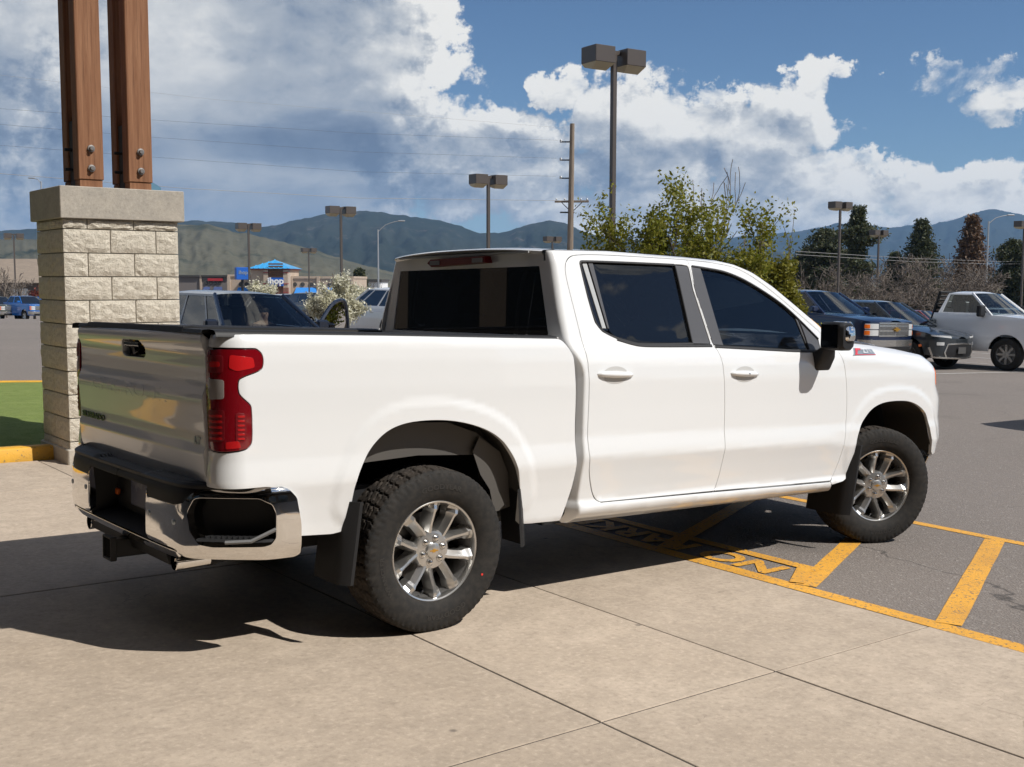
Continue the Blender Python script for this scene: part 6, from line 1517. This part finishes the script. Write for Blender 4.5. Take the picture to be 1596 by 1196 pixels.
def pylon():
    d = 120.; P, rz = frame_at(381, d); k = d/FPX; t = thing('pylon_sign', 'dark blue square pylon sign on a pole beside the restaurant', 'sign', P, rz+R(28)); zc = CAM[2]-P[2]; Z = lambda py: zc+(435-py)*k
    MB().tube([(0, 0, 0), (0, 0, Z(433))], .14, 10).build('pole', 'black_steel', t, True); b = MB().box((0, 0, (Z(416)+Z(435))/2), (1.45, .75, Z(416)-Z(435)), .03).build('sign_box', 'sign_blue', t)
    letters('ihop', .55, 'badge_grey', b, lambda a, b_, c: (a, -.385-c, (Z(416)+Z(435))/2+.1+b_), bold=.012)
pylon()
def far_left_roof():
    d = 135.; P, rz = frame_at(20, d); k = d/FPX; t = thing('low_house', 'low building with a wide tan shingle roof at the far left', 'building', P, rz); X = lambda px: (px-20)*k; zc = CAM[2]-P[2]; Z = lambda py: zc+(435-py)*k
    MB().box((0, 8, Z(438)/2), (X(110)-X(-70), 14, Z(438)), 0).build('wall', 'stucco_grey', t)
    r = MB(); r.prism([(-1.2, Z(440)), (7.5, Z(402)), (16, Z(440)), (16, Z(441)), (-1.2, Z(441))], X(-74), X(114), 'x'); r.build('roof', 'shingle_tan', t)
    for px in range(-60, 108, 14): MB().box((X(px), 1., Z(462)), (.7, .1, 1.5)).build('window', 'shop_glass', t)
    for px in (22, 38): MB().box((X(px), .95, 1.6), (.9, .12, 1.2)).build('poster', 'sign_white', t)
far_left_roof()
def shed():
    d = 170.; P, rz = frame_at(590, d); k = d/FPX; t = thing('white_shed', 'white metal shed right of the restaurant', 'building', P, rz); X = lambda px: (px-590)*k; zc = CAM[2]-P[2]; Z = lambda py: zc+(435-py)*k
    MB().box((X(575), 5, Z(437)/2), (X(595)-X(556), 10, Z(437)), 0).build('wall', 'sign_white', t); MB().box((X(575), 5, Z(436)), (X(597)-X(554), 10.6, .4), 0).build('roof', 'roof_dark', t); MB().box((X(570), -.05, Z(446)), (1.0, .1, .9)).build('notice', 'roof_dark', t)
    t2 = thing('brown_fence', 'low brown fence running behind the parked cars on the left', 'fence', ground_at(610, 150.), rz)
    for q in range(14): MB().box((-6+q*1.02, 0, .9), (1.0, .08, 1.8)).build('fence_panel', 'wood_slat', t2)
shed()
# ------------------------------------------------------------------ valley haze
def haze():
    m = bpy.data.materials.new('haze_air'); m.use_nodes = True; t = NT(m.node_tree); t.n.clear(); out = t.add('ShaderNodeOutputMaterial'); v = t.add('ShaderNodeVolumePrincipled')
    v.inputs['Color'].default_value = (.36, .62, 1., 1); v.inputs['Density'].default_value = 8.5e-5; v.inputs['Anisotropy'].default_value = .0; t.l.new(v.outputs[0], out.inputs['Volume'])
    o = MB().box((0, 0, 195), (15600, 15600, 470)).build('haze', m); o['kind'] = 'stuff'; o['label'] = 'thin blue valley haze'
haze()
# ------------------------------------------------------------------ dealership building behind the photographer (unseen, walls raised to block sky light)
mat('dealer_wall', (.13, .105, .085), .9, var=[(.5, .4, .7, (.16, .13, .105, 1))]); mat('dealer_dark', (.035, .03, .027), .7)
def dealership():
    t = thing('dealership_building', 'unseen tan dealership building with dark glazing and walls raised to block sky behind the photographer', 'building', matrix=M4)
    MB().box((-16.2, -2, 5.5), (.6, 34, 11)).build('wall', 'dealer_wall', t)
    for k in range(7): MB().box((-15.86, -16+4.6*k, 1.7), (.1, 3.4, 2.9)).build('window', 'shop_glass', t)
    MB().box((-14.4, -2, 4.2), (3.0, 34, .5)).build('eave', 'dealer_dark', t)
    MB().box((-2, -17.5, 5.2), (30, .6, 10.4)).build('wall', 'dealer_wall', t)
    for k in range(5): MB().box((-14+4.6*k, -17.15, 1.7), (3.4, .1, 2.9)).build('window', 'shop_glass', t)
    MB().box((-4, -16.2, 4.0), (26, 2.2, .5)).build('eave', 'dealer_dark', t)
dealership()

def canopy():
    t = thing('entrance_canopy', 'timber entrance canopy over the drive to the left of the pickup', 'canopy', matrix=M4)
    z = 6.0
    for (x0, x1, y0, y1) in ((-15.8, -4.2, -16, 5.9), (-4.2, -.02, -16, -4.6), (-4.2, -.02, 4.4, 5.9), (-2.2, -.02, -4.6, -1.2)):
        MB().box(((x0+x1)/2, (y0+y1)/2, z), (x1-x0-.01, y1-y0-.01, .35)).build('roof_panel', 'dealer_dark', t)
    for a, b in (((-4.1, -4.5), (-.2, 4.3)), ((-4.1, 4.3), (-.2, -1.)), ((-4.1, .2), (-.1, .2)), ((-2.1, -4.5), (-2.1, 4.3))):
        d = np.array(b)-np.array(a); L = np.linalg.norm(d); d /= L
        MB().box(((a[0]+b[0])/2, (a[1]+b[1])/2, z-.02), (L, .34, .34), 0, [[d[0], -d[1], 0], [d[1], d[0], 0], [0, 0, 1]]).build('truss_beam', 'cedar', t)
canopy()

def backdrop():  # unseen block added so the rear window and tailgate reflect something dark
    t = thing('reflection_backdrop', 'unseen dark brown wing left of the turf bed outside the picture', 'building', matrix=M4)
    MB().box((-14, 21, 3.6), (19, 10, 7.2)).build('wall', 'dealer_wall', t); MB().box((-14, 21, 7.4), (20, 11, .5)).build('roof', 'dealer_dark', t)
    for k in range(5): MB().box((-21+3.7*k, 15.97, 1.8), (2.6, .1, 2.8)).build('window', 'shop_glass', t)
backdrop()
